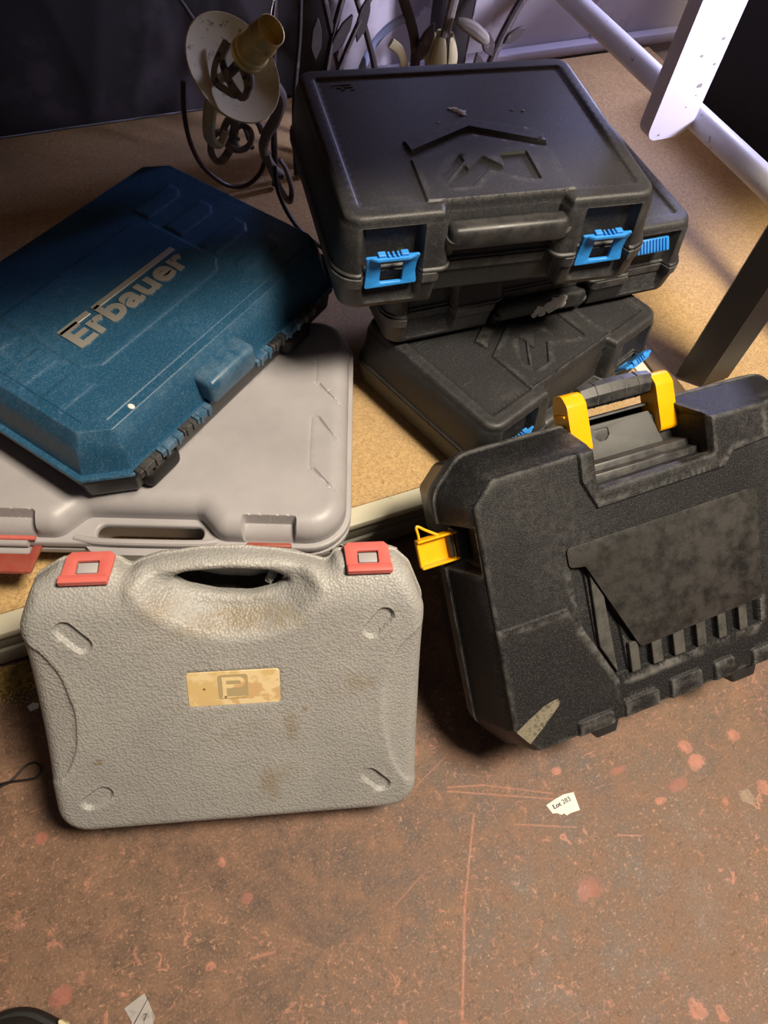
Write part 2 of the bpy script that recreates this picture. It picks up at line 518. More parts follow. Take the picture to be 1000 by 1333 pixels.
def mesh_of(name, verts, faces, smooth=True, ang=35):
    me = bpy.data.meshes.new(name)
    me.from_pydata([tuple(map(float, v)) for v in verts], [], faces)
    me.validate()
    me.update()
    if smooth:
        me.polygons.foreach_set('use_smooth', [True] * len(me.polygons))
        me.set_sharp_from_angle(angle=math.radians(ang))
    return me

def from_bm(name, bm, smooth=True, ang=35):
    bmesh.ops.recalc_face_normals(bm, faces=bm.faces)
    me = bpy.data.meshes.new(name)
    bm.to_mesh(me); bm.free()
    if smooth:
        me.polygons.foreach_set('use_smooth', [True] * len(me.polygons))
        me.set_sharp_from_angle(angle=math.radians(ang))
    return me

def link(name, me, mat=None, parent=None, label=None):
    o = bpy.data.objects.new(name, me)
    C.objects.link(o)
    if mat:
        me.materials.append(M[mat] if isinstance(mat, str) else mat)
    if parent:
        o.parent = parent
    if label:
        o['label'] = label
    return o

def thing(name, label, cat, loc=(0, 0, 0), mat=None, group=None):
    o = bpy.data.objects.new(name, None)
    C.objects.link(o)
    o.empty_display_size = .05
    if mat is not None:
        o.matrix_world = Matrix.Translation(loc) @ mat.to_4x4()
    else:
        o.location = loc
    tag(o, label, cat, group)
    return o

def tag(o, label, cat, group=None):
    o['label'] = label; o['category'] = cat
    if group:
        o['group'] = group
    return o

def struct(o):
    o['kind'] = 'structure'
    return o

def rbox(x0, x1, y0, y1, z0, z1, b=.002, seg=2, mat=None):
    bm = bmesh.new()
    bmesh.ops.create_cube(bm, size=1)
    for v in bm.verts:
        v.co = Vector(((x0 + x1) / 2 + v.co.x * (x1 - x0), (y0 + y1) / 2 + v.co.y * (y1 - y0), (z0 + z1) / 2 + v.co.z * (z1 - z0)))
    if b > 0:
        bmesh.ops.bevel(bm, geom=bm.edges[:], offset=b, segments=seg, affect='EDGES', profile=.5)
    if mat is not None:
        bm.transform(mat)
    return bm

def slab(poly, z0, z1, b=0, seg=2, holes=()):
    """extruded polygon (optionally with holes)"""
    poly = list(poly)
    if area2(poly) < 0:
        poly.reverse()
    pts = [Vector(p) for p in poly]; ed = [(i, (i + 1) % len(poly)) for i in range(len(poly))]
    for h in holes:
        s = len(pts); pts += [Vector(p) for p in h]; ed += [(s + i, s + (i + 1) % len(h)) for i in range(len(h))]
    v2, _, f2, _, _, _ = delaunay_2d_cdt(pts, ed, [], 0, 1e-8)
    V = np.array([(v[0], v[1]) for v in v2])
    cen = np.array([V[list(f)].mean(0) for f in f2])
    ok = sdf(poly, cen[:, 0], cen[:, 1]) > 0
    for h in holes:
        ok &= sdf(h, cen[:, 0], cen[:, 1]) < 0
    bm = bmesh.new()
    bv = [bm.verts.new((x, y, z0)) for x, y in V]
    fs = [bm.faces.new([bv[i] for i in f]) for f, k in zip(f2, ok) if k]
    for v in [v for v in bm.verts if not v.link_faces]:
        bm.verts.remove(v)
    r = bmesh.ops.extrude_face_region(bm, geom=fs)
    top = [g for g in r['geom'] if isinstance(g, bmesh.types.BMVert)]
    for v in top:
        v.co.z = z1
    if b > 0:
        tset = set(top)
        es = [e for e in bm.edges if e.verts[0] in tset and e.verts[1] in tset and len(e.link_faces) == 2
              and abs(e.link_faces[0].normal.dot(e.link_faces[1].normal)) < .9]
        bm.normal_update()
        es = [e for e in bm.edges if e.verts[0] in tset and e.verts[1] in tset and len(e.link_faces) == 2
              and e.calc_face_angle(0) > .5]
        bmesh.ops.bevel(bm, geom=es, offset=b, segments=seg, affect='EDGES', profile=.5)
    return bm

def sweep(pts, rad, n=8, closed=False, flat=1.0, up=(0, 0, 1), caps=True):
    """tube along points; rad number or list; flat squashes the second axis"""
    P = [Vector(p) for p in pts]
    m = len(P)
    R = rad if isinstance(rad, (list, tuple)) else [rad] * m
    bm = bmesh.new()
    rings = []
    prev = None
    for i in range(m):
        if closed:
            t = (P[(i + 1) % m] - P[i - 1]).normalized()
        else:
            t = (P[min(i + 1, m - 1)] - P[max(i - 1, 0)]).normalized()
        if prev is None:
            a = Vector(up)
            if abs(a.dot(t)) > .95:
                a = Vector((1, 0, 0))
            nrm = (a - t * a.dot(t)).normalized()
        else:
            nrm = (prev - t * prev.dot(t)).normalized()
        prev = nrm
        bn = t.cross(nrm)
        rings.append([bm.verts.new(P[i] + nrm * (R[i] * math.cos(2 * math.pi * k / n)) + bn * (R[i] * flat * math.sin(2 * math.pi * k / n))) for k in range(n)])
    for i in range(m if closed else m - 1):
        a = rings[i]; b = rings[(i + 1) % m]
        for k in range(n):
            bm.faces.new((a[k], a[(k + 1) % n], b[(k + 1) % n], b[k]))
    if caps and not closed:
        bm.faces.new(rings[0][::-1]); bm.faces.new(rings[-1])
    return bm

def spline(pts, n=8):
    """Catmull-Rom through points"""
    P = [Vector(p) for p in pts]
    out = []
    for i in range(len(P) - 1):
        p0 = P[max(i - 1, 0)]; p1 = P[i]; p2 = P[i + 1]; p3 = P[min(i + 2, len(P) - 1)]
        for k in range(n):
            t = k / n
            out.append(.5 * ((2 * p1) + (p2 - p0) * t + (2 * p0 - 5 * p1 + 4 * p2 - p3) * t * t + (3 * p1 - p0 - 3 * p2 + p3) * t ** 3))
    out.append(P[-1])
    return out

def lathe(prof, n=32, mat=None):
    bm = bmesh.new()
    rings = []
    for r, z in prof:
        rings.append([bm.verts.new((max(r, 1e-5) * math.cos(2 * math.pi * k / n), max(r, 1e-5) * math.sin(2 * math.pi * k / n), z)) for k in range(n)])
    for a, b in zip(rings, rings[1:]):
        for k in range(n):
            bm.faces.new((a[k], a[(k + 1) % n], b[(k + 1) % n], b[k]))
    if mat is not None:
        bm.transform(mat)
    return bm

def text_mesh(name, body, size, extrude, mat4, bold=0.0, space=1.0):
    cu = bpy.data.curves.new(name + '_curve', 'FONT')
    cu.body = body; cu.size = size; cu.extrude = extrude; cu.offset = bold; cu.space_character = space
    cu.resolution_u = 4
    tmp = bpy.data.objects.new(name + '_tmp', cu)
    C.objects.link(tmp)
    bpy.context.view_layer.update()
    me = bpy.data.meshes.new_from_object(tmp.evaluated_get(bpy.context.evaluated_depsgraph_get()))
    bpy.data.objects.remove(tmp)
    bpy.data.curves.remove(cu)
    me.name = name
    if mat4 is not None:
        me.transform(mat4)
    return me

# ------------------------------------------------------------------ setting
ZP = .0794
SY = .49
def plane_box(name, x0, x1, y0, y1, z0, z1, mat, parent=None, b=0):
    return link(name, from_bm(name, rbox(x0, x1, y0, y1, z0, z1, b), False if b == 0 else True), mat, parent)

struct(plane_box('floor', -1.6, 2.2, -1.3, 1.6, -.05, 0, 'floor'))
wb = struct(plane_box('wall_back', -1.6, 2.2, 1.40, 1.46, 0, 1.6, 'wall'))
struct(plane_box('baseboard_back', .52, 2.1, 1.372, 1.399, ZP + .0005, ZP + .022, 'skirt', None, .004))

# ------------------------------------------------------------------ low shelving rack the cases stand on
rack = thing('shelving_rack', 'low steel storage rack with chipboard deck and cream front beam under the cases', 'rack', (0, .9, 0))
def rk(name, x0, x1, y0, y1, z0, z1, mat, b=.001):
    o = plane_box(name, x0, x1, y0 - .9, y1 - .9, z0, z1, mat, rack, b)
    return o
rk('deck_board', -.92, .683, .441, 1.368, ZP - .018, ZP, 'chip', .0008)
rk('deck_board', .734, 1.262, .441, 1.368, ZP - .018, ZP, 'chip', .0008)
# front beam: cream top lip, stepped grey face
rk('front_lip', -.93, .705, .4145, .4402, ZP - .012, ZP + .001, 'cream', .002)
rk('front_beam', -.93, .705, .4165, .4385, ZP - .036, ZP - .0125, 'grey_steel', .0015)
rk('lower_flange', -.93, .705, .4125, .4385, .012, ZP - .0375, 'grey_steel', .002)
rk('rack_foot', -.42, -.36, .45, .53, .0, ZP - .019, 'dark_steel')
rk('rack_foot', .55, .61, .52, .60, .0, ZP - .019, 'dark_steel')
rk('rack_foot', -.42, -.36, 1.20, 1.28, .0, ZP - .019, 'dark_steel')
rk('rack_foot', 1.0, 1.06, 1.20, 1.28, .0, ZP - .019, 'dark_steel')
rk('rack_foot', 1.0, 1.06, .52, .60, .0, ZP - .019, 'dark_steel')
rk('front_lip', .7355, 1.26, .4145, .4402, ZP - .012, ZP + .001, 'cream', .002)
rk('side_lip', .6845, .7045, .4415, 1.367, ZP - .012, ZP + .001, 'cream', .002)
rk('side_bar', .7055, .7325, .4415, 1.367, ZP - .03, ZP + .004, 'brown_bar', .002)
# dark angle-steel upright at the joint of the bays
pp = [(.7317, .4927), (.7600, .4640), (.8080, .4645), (.8080, .4705), (.7625, .4700), (.7360, .4970)]
bm = slab([(x, y - .9) for x, y in pp], ZP + .0055, .679, 0)
up = link('upright', from_bm('upright', bm, False), 'dark_steel', rack)
up.rotation_euler = (0, 0, 0)
# upper shelf above the picture, it shades the back of the deck
rk('upper_shelf', -.93, 1.26, SY + .025, 1.365, .68, .70, 'chip', .001)
rk('upper_beam', -.93, 1.26, SY, SY + .024, .655, .71, 'grey_steel', .001)
rk('upright', -.93, -.87, .515, .58, .0, .679, 'dark_steel')
rk('upright', -.93, -.87, 1.31, 1.365, .0, .679, 'dark_steel')
rk('upright', .70, .76, 1.31, 1.365, ZP + .0045, .679, 'dark_steel')

# dark board on the left of the back wall, black board on the right
db = plane_box('backing_board', -.9, .50, 1.372, 1.392, ZP + .0005, .74, 'dark_wall', None, .002)
tag(db, 'dark mottled board standing against the back wall behind the blue case', 'board')
bb = plane_box('black_board', 1.200, 1.216, .46, 1.20, ZP + .0006, .345, 'black_board', None, .002)
tag(bb, 'matt black board standing behind the white tube at the right edge', 'board')

# white frame: tubular rail with a rounded plank leg fixed beside it
def white_frame():
    o0 = Vector((.957, .33, 0))
    o = thing('trestle_frame', 'white painted frame of steel tube with a hanging rounded plank at the right edge', 'trestle', o0)
    poly = rpoly([(.850, .2195, .020), (.935, .2195, .030), (.937, .676, 0), (.8565, .676, 0)], 8)
    bm = slab(poly, 0, .030, .0045, 3)
    for v in bm.verts:
        v.co = Vector((v.co.x, .853 + v.co.z, v.co.y)) - o0
    link('plank', from_bm('plank', bm), 'white_leg', o)
    for (x, z, r) in ((.914, .300, .0055), (.925, .330, .0028), (.872, .228, .0026), (.893, .345, .003), (.905, .268, .0016), (.915, .285, .0014), (.921, .366, .0035)):
        q = rpoly([(x - r, z - r * .5, r * .4), (x + r * .9, z - r * .6, r * .4), (x + r * .7, z + r * .6, r * .3), (x - r * .6, z + r * .4, r * .3)], 3)
        b2 = slab(q, 0, .0006)
        for v in b2.verts:
            v.co = Vector((v.co.x, .8524 + v.co.z, v.co.y)) - o0
        link('chip_mark', from_bm('chip_mark', b2), 'grey_steel', o)
    zt = .235
    link('rail', from_bm('rail', sweep([Vector((.957, y, zt)) - o0 for y in (.312, .6, .9, 1.2, 1.398)], .0195, 28)), 'white_tube', o)
    link('tube_leg', from_bm('tube_leg', sweep([Vector((.957, .33, z)) - o0 for z in (.0, .1, .222)], .0170, 24)), 'white_tube', o)
    link('bolt', from_bm('bolt', sweep([Vector((x, .868, zt)) - o0 for x in (.930, .945)], .006, 12)), 'steel', o)
white_frame()

# ------------------------------------------------------------------ the three black cases with blue latches
T = .1098
def latch_mesh(w=.029):
    """front view plate, x across, z up, facing -y; curved, with a window, a brim and grip ribs"""
    bm = bmesh.new()
    def add(b2):
        me = bpy.data.meshes.new('t'); b2.to_mesh(me); b2.free(); bm.from_mesh(me); bpy.data.meshes.remove(me)
    outer = [(-w, -.019), (w * .96, -.017), (w * .90, -.004), (w * .92, .008), (w, .019), (-w, .019), (-w * .93, .006), (-w * .94, -.006)]
    hole = rpoly([(-.0125, -.014, .002), (.0115, -.014, .002), (.0125, .012, .002), (-.0115, .012, .002)], 3)
    p = slab(rpoly([(x, y, .002) for x, y in outer], 3), 0, .0035, .001, 2, [hole])
    p.transform(Matrix.Rotation(math.pi / 2, 4, 'X'))
    for v in p.verts:
        v.co.y -= 2.5 * v.co.z * v.co.z * 4
    add(p)
    br = slab(rpoly([(-w - .001, -.0035, .001), (w + .002, -.0035, .001), (.017, -.0105, .003), (-.017, -.0105, .003)], 3), .0165, .0195, .001, 2)
    add(br)
    for k in (-1, 0, 1):
        add(rbox(-.0012 + k * .005, .0012 + k * .005, -.009, -.002, .019, .0225, .0006, 1))
    add(rbox(-.016, -.008, -.008, -.001, .019, .0225, .0006, 1))
    add(rbox(.008, .016, -.008, -.001, .019, .0225, .0006, 1))
    return from_bm('latch', bm)

def mac_case(label, x, y, z, yaw, mat, hw=.168, handle_z=.081, latch_tilt=(0, 0), back=.137, latches=(0, 0)):
    root = thing('tool_case', label, 'tool case', (x, y, z),
                 Matrix.Rotation(yaw, 3, 'Z'), 'black tool cases with blue latches')
    a = hw - .0175
    l0, l1 = hw - .0785, hw - .019
    outline = rpoly([(-hw, -.137, .020), (-.066, -.137, .003), (-.061, -.121, .004), (.066, -.121, .004), (.071, -.137, .003),
                     (hw, -.137, .020), (hw, back, .018), (-hw, back, .018)], 6)
    panel = rrect(-a, -.1175, a, back - .0205, .004, 3)
    roof = [(-.079, -.016), (0, .0215), (.0750, -.0105), (.0785, -.0355), (0, .002), (-.0755, -.035)]
    body = [(-.079, -.048), (0, -.010), (.074, -.042), (.0785, -.048), (.0785, -.119), (-.081, -.119)]
    para = [(-.0536, -.0779), (-.0256, -.0453), (-.0240, -.0570), (-.0520, -.0885)]
    mm = [(-.0535, -.0985), (-.0255, -.0640), (-.0240, -.0740), (-.0014, -.0516), (.0160, -.0726), (.0190, -.0489), (.0491, -.0486),
          (.0487, -.0971), (.0340, -.0940), (.0200, -.0860), (-.0014, -.0740), (-.0273, -.0995)]
    def zf(X, Y):
        v = T - .0022 * sm(sdf(panel, X, Y), .003)
        b = sm(sdf(body, X, Y), .0022)
        rec = np.maximum(sm(sdf(para, X, Y), .0018), sm(sdf(mm, X, Y), .0018))
        inp = sdf(panel, X, Y) > -.002
        v = v + np.where(inp, .0024 * b * (1 - rec), 0)
        v = v + .0034 * sm(sdf(roof, X, Y), .0022)
        return v
    def notch(X, Y):
        f = (Y < -.128) * np.clip(np.minimum(np.abs(X) - l0, l1 - np.abs(X)) / .004 + .5, 0, 1)
        return f
    v, f = relief(outline, zf, .007, .006, feats=[(panel, .003), (roof, .0022), (body, .0022), (para, .0018), (mm, .0018)], notch=notch,
                  sides=[(.0008, .1005, 0), (.0014, .0995, 0), (.003, .0965, .010), (.006, .070, .012), (.0088, .051, .013), (.0110, .0495, .013), (.0110, .0472, .013), (.0095, .0466, .013)], bres=.003)
    link('lid', mesh_of('lid', v, f), mat, root)
    hb = hw + .006
    bo = rpoly([(-hb, -.143, .022), (-.072, -.143, .003), (-.068, -.1275, .004), (.073, -.1275, .004), (.077, -.143, .003),
                (hb, -.143, .022), (hb, back + .005, .020), (-hb, back + .005, .020)], 6)
    v, f = relief(bo, lambda X, Y: np.zeros_like(X), .03, .010, notch=notch, flip=True,
                  sides=[(.001, -.016, .004), (.0035, -.0335, .012), (.0055, -.035, .012), (.0055, -.0455, .012), (.0040, -.0462, .012)], bres=.003)
    link('base', mesh_of('base', v, f), mat, root)
    # raised ribs on the panel corner (moulder's mark)
    bm = bmesh.new()
    for i, (px, py, pw) in enumerate(((-.132, .104, .022), (-.128, .0985, .006), (-.119, .0985, .010), (-.112, .093, .004), (-.124, .094, .005))):
        t = rbox(-a + .1505 + px, -a + .1505 + px + pw, py - .0007, py + .0007, T - .0024, T - .0014, 0)
        me = bpy.data.meshes.new('t'); t.to_mesh(me); t.free(); bm.from_mesh(me); bpy.data.meshes.remove(me)
    link('moulded_mark', from_bm('moulded_mark', bm, False), mat, root)
    # folding handle
    bm = sweep(spline([(-.0575, -.131, handle_z - .020), (-.0575, -.138, handle_z - .006), (-.0565, -.140, handle_z)], 4), .0075, 10)
    for b2 in (sweep(spline([(.0675, -.131, handle_z - .020), (.0675, -.138, handle_z - .006), (.0665, -.140, handle_z)], 4), .0075, 10),
               rbox(-.060, .070, -.1475, -.126, handle_z - .013, handle_z + .013, .007, 3)):
        me = bpy.data.meshes.new('t'); b2.to_mesh(me); b2.free(); bm.from_mesh(me); bpy.data.meshes.remove(me)
    link('handle', from_bm('handle', bm), 'black_smooth', root)
    lm = latch_mesh()
    lm.materials.append(M['blue_latch'])
    for k, s in enumerate((-1, 1)):
        if latches[k] == 2:
            continue
        if latches[k] == 1:      # latch swung up: ribbed inner side showing
            bm = rbox(-.024, .024, -.006, .0, -.009, .009, .002, 2)
            for q in range(9):
                t = rbox(-.0205 + q * .0047, -.0185 + q * .0047, -.0085, -.005, -.0075, .0075, .0006, 1)
                me = bpy.data.meshes.new('t'); t.to_mesh(me); t.free(); bm.from_mesh(me); bpy.data.meshes.remove(me)
            o = link('latch', from_bm('latch', bm), 'blue_latch', root, 'ribbed blue plastic latch')
            o.location = (s * (l0 + l1) / 2 - .008, -.139, .083)
            o.rotation_euler = (math.radians(-38), 0, 0)
            continue
        o = link('latch', lm, None, root, 'bright blue plastic latch with a square window')
        o.location = (s * (l0 + l1) / 2, -.1395 - (.004 if latch_tilt[k] else 0), .0515)
        o.rotation_euler = (latch_tilt[k], 0, 0)
    return root

A = mac_case('black case with blue latches and raised house emblem, topmost of the stack', .4027, .6625, .3072, -.144, 'black')
B = mac_case('wide dusty black case in the middle of the stack, mostly hidden under the top one', .505, .7150, .1960, -.0449, 'black_b', .204, .020, latches=(2, 1))
Cc = mac_case('black case with blue latches at the bottom of the stack, turned askew on the deck', .4752, .6040, ZP + .0012, .3439, 'black', .168, .035, (0, .5), .100)
bm = bmesh.new()
# dried filler blobs
def blobs(parent, spots, name, seed, side=False):
    rnd = random.Random(seed)
    for (x, y, z, r) in spots:
        bm = bmesh.new()
        q = bmesh.ops.create_icosphere(bm, subdivisions=2, radius=r)
        for v in q['verts']:
            d = Vector((v.co.x * rnd.uniform(.7, 1.3), v.co.y * rnd.uniform(.7, 1.3), v.co.z * rnd.uniform(.7, 1.3)))
            if side:
                d.y *= .35
            else:
                d.z *= .35
            v.co = d + Vector((x, y, z))
        link(name, from_bm(name, bm), 'filler', parent, 'pale dried filler')
bm.free()
blobs(A, [(-.004, .040, T - .0018, .0045), (.001, .034, T - .0018, .005), (.003, .030, T - .0018, .003), (-.010, .043, T - .0018, .0025), (.006, .036, T - .0018, .002),
          (.062, .033, T - .0018, .0015), (-.030, .018, T - .0018, .0015), (.074, .030, T - .0018, .0018)], 'filler_spot', 1)
fb = blobs(B, [(.012, -.1475, .022, .008), (.020, -.1475, .026, .008), (.030, -.1470, .028, .008), (.034, -.1475, .020, .006), (.006, -.1475, .012, .006), (.000, -.1475, .018, .007), (.024, -.1475, .018, .006), (-.004, -.1475, .010, .005), (.018, -.1475, .013, .005)], 'filler_spot', 2, True)

# ------------------------------------------------------------------ pale grey case lying on the deck
def case_d():
    root = thing('tool_case', 'pale grey plastic case lying flat under the blue case, red latch hanging open', 'tool case', (.0035, .6001, ZP + .0012), Matrix.Rotation(-.3721, 3, 'Z'))
    w, d = .233, .1727
    out = rpoly([(-w, -d, .050), (w, -d, .050), (w, d, .050), (-w, d, .050)], 9)
    hole = rrect(-.052, -.1665, .066, -.1475, .0085, 5)
    # base and flange with handle hole
    v, f = relief(out, lambda X, Y: np.full_like(X, .058), .02, .003, holes=[hole], hr=.003,
                  sides=[(.0, .050), (-.002, .0485), (-.002, .044), (.0, .0425), (.0, .036), (-.004, .032), (-.016, .004), (-.024, .0)],
                  hsides=[(0, .0515), (-.016, .0505), (-.016, .002)], bres=.005)
    link('base', mesh_of('base', v, f), 'gray_d', root)
    # domed lid, cut back around the handle
    w2, d2 = w - .006, d - .006
    lo = rpoly([(-w2, -d2, .045), (-.088, -d2, .022), (-.063, -.139, .014), (.062, -.139, .014), (.086, -d2, .022), (w2, -d2, .045), (w2, d2, .045), (-w2, d2, .045)], 8)
    rec = [rrect(.112, -.30, .170, -.150, .003, 3), rrect(-.170, -.30, -.112, -.150, .003, 3)]
    tri = [[(.184, .047), (.216, .015), (.190, .0475)], [(.184, -.005), (.214, -.041), (.191, -.006)], [(.182, -.082), (.213, -.113), (.188, -.083)]]
    line_ = [rrect(.1815, -.080, .1830, -.006, .0005, 2), rrect(.1845, .048, .186, .095, .0005, 2)]
    def zf(X, Y):
        v = np.full_like(X, .0900)
        v = v - .0010 * np.exp(-((X / .2) ** 2 + (Y / .15) ** 2))
        for t in tri:
            v = v - .0030 * sm(sdf(t, X, Y), .003)
        for t in line_:
            v = v - .0006 * sm(sdf(t, X, Y), .0015)
        m = np.maximum(sm(sdf(rec[0], X, Y), .003), sm(sdf(rec[1], X, Y), .003))
        return v - .014 * m
    v, f = relief(lo, zf, .007, .022, feats=[(rec[0], .003), (rec[1], .003)] + [(t, .003) for t in tri] + [(t, .0015) for t in line_], nr=8,
                  sides=[(.0, .0575)], bres=.004)
    # keep the recess floor from dipping under the flange
    v = [(a, b, max(c, .0575)) for a, b, c in v]
    link('lid', mesh_of('lid', v, f, True, 30), 'gray_d', root)
    # handle bar bead
    link('handle_bead', from_bm('handle_bead', sweep(spline([(-.075, -.165, .0565), (-.05, -.1695, .0575), (.0, -.1705, .058), (.06, -.1695, .0575), (.082, -.166, .0565)], 6), .0042, 10)), 'gray_d', root)
    # right latch, closed; left latch swung open
    lt = link('latch', from_bm('latch', rbox(.116, .166, -.176, -.170, .040, .066, .002)), 'red_dark', root, 'red plastic latch, closed')
    link('catch', from_bm('catch', rbox(.124, .160, -.1785, -.1765, .048, .066, .001)), 'gray_d', lt)
    lt = link('latch', from_bm('latch', slab(rrect(-.167, -.222, -.112, -.172, .003, 3), .020, .024, .001, 2, [rrect(-.159, -.196, -.121, -.176, .002, 3)])), 'red_dark', root, 'dusty red latch hanging open')
    lt.matrix_parent_inverse = Matrix.Identity(4)
    lt.rotation_euler = (math.radians(-14), 0, 0)
    lt.location = (0, .0, -.018)
    bm = sweep([(-.165, -.171, .064), (-.114, -.171, .064)], .0028, 10)
    link('latch_pin', from_bm('latch_pin', bm), 'red', root)
    link('catch', from_bm('catch', sweep([(-.160, -.1745, .059), (-.122, -.1745, .059)], .0045, 12)), 'gray_d', root)
    link('catch', from_bm('catch', sweep([(-.158, -.180, .049), (-.121, -.180, .049)], .0055, 12)), 'gray_d', root)
case_d()

# ------------------------------------------------------------------ blue case with silver lettering
def case_e():
    root = thing('tool_case', 'petrol blue plastic case with silver raised lettering, lying on the grey case', 'tool case', (.0124, .7176, .2175), Matrix.Rotation(.6143, 3, 'Z'))
    w, d, c = .2237, .1655, .040
    out = rpoly([(-w + c, -d, .010), (w - c, -d, .010), (w, -d + c, .010), (w, d - c, .010), (w - c, d, .010), (-w + c, d, .010), (-w, d - c, .010), (-w, -d + c, .010)], 4)
    raw = [(-w + c, -d), (w - c, -d), (w, -d + c), (w, d - c), (w - c, d), (-w + c, d), (-w, d - c), (-w, -d + c)]
    ks = [0, .0070, .0085, .0165, .0260, .0272, .0380, .0392, 1]
    zs = [0, 0, .0035, .0310, .0450, .0456, .0456, .0466, .0466]
    plate = rpoly([(-.1325, -.055), (-.116, -.0715), (.072, -.0715), (.090, -.055), (.090, .050), (.072, .0665), (-.1325, .0665)], 2)
    rid = []
    for (y0, y1) in ((.0045, .033), (-.0515, -.0250), (.058, .085), (-.100, -.078)):
        rid.append([(.096, y0), (.152, y0), (.163, y0 + .010), (.163, y1), (.096, y1)])
    for (y0, y1) in ((-.0285, -.0003), (-.084, -.0545), (.029, .058), (.085, .110)):
        rid.append([(-.190, y0), (-.1385, y0), (-.1385, y1), (-.190, y1)])
    grow = [(-.045, -.1155), (-.190, -.1155), (-.190, -.090), (.150, -.090), (.150, -.1155)]
    def zf(X, Y):
        v = np.interp(np.maximum(sdf(raw, X, Y), 0), ks, zs)
        v = v + .0014 * sm(sdf(plate, X, Y), .003)
        for q in rid:
            v = v + .0012 * sm(sdf(q, X, Y), .003)
        return v
    feats = [(plate, .003)] + [(q, .003) for q in rid]
    v, f = relief(out, zf, .007, .0018, feats=feats, creases=[offset(raw, -k) for k in ks[1:-1]], sides=[(.0, -.004), (-.0015, -.0045)], nr=3, bres=.004)
    link('lid', mesh_of('lid', v, f, True, 24), 'blue_e', root)
    v, f = relief(offset(out, -.008), lambda X, Y: np.zeros_like(X), .03, .009, flip=True,
                  sides=[(.002, -.030), (.0050, -.0335), (.0062, -.0345), (.0062, -.0405), (.0055, -.0408)], bres=.006)
    b = link('base', mesh_of('base', v, f), 'black_smooth', root)
    b.location = (0, 0, -.0453)
    link('lid_grip', from_bm('lid_grip', rbox(-.064, .014, -.1745, -.140, .0, .0345, .007, 3)), 'blue_e', root)
    for (x0, x1, m) in ((-.1816, -.149, 'black_smooth'), (-.148, -.114, 'blue_e'), (-.113, -.0925, 'black_smooth'), (-.0915, -.0665, 'blue_e'),
                        (.015, .045, 'blue_e'), (.046, .0705, 'black_smooth'), (.0715, .1045, 'blue_e'), (.1055, .136, 'black_smooth')):
        bm = rbox(x0, x1, -.1725, -.1625, -.0065, .0035, .0015, 2)
        for xx in (x0 + (x1 - x0) * .25, x0 + (x1 - x0) * .75):
            t = rbox(xx - .002, xx + .002, -.1745, -.165, -.007, .0048, .0006, 1)
            me = bpy.data.meshes.new('t'); t.to_mesh(me); t.free(); bm.from_mesh(me); bpy.data.meshes.remove(me)
        link('hinge_knuckle', from_bm('hinge_knuckle', bm), m, root)
    for (x0, x1) in ((-.172, -.120), (.078, .132)):
        link('case_foot', from_bm('case_foot', rbox(x0, x1, -.1690, -.130, -.0450, -.016, .009, 3)), 'rubber', root)
    # silver lettering
    me = text_mesh('lettering', 'Erbauer', .05, .0008, None, .0017, 1.04)
    P = np.array([v.co[:] for v in me.vertices])
    mn, mx = P.min(0), P.max(0)
    x0, x1, y0, y1 = -.1125, .0665, -.0395, -.0045
    for v in me.vertices:
        v.co = ((v.co.x - mn[0]) / (mx[0] - mn[0]) * (x1 - x0) + x0, (v.co.y - mn[1]) / (mx[1] - mn[1]) * (y1 - y0) + y0, v.co.z + .0490)
    link('lettering', me, 'chrome_text', root, 'silver raised lettering')
    for (xa, xb) in ((-.1125, -.0690), (-.0625, .0700)):
        link('lettering_bar', from_bm('lettering_bar', rbox(xa, xb, -.0085, -.0008, .0480, .0498, .0004, 1)), 'chrome_text', root)
    bm = bmesh.new()
    for (x, y, r) in ((-.140, -.134, .003),):
        q = bmesh.ops.create_icosphere(bm, subdivisions=2, radius=r)
        for v in q['verts']:
            v.co = Vector((v.co.x, v.co.y * 1.5, v.co.z * .3)) + Vector((x, y, .0460))
    link('filler_spot', from_bm('filler_spot', bm), 'filler', root)
case_e()

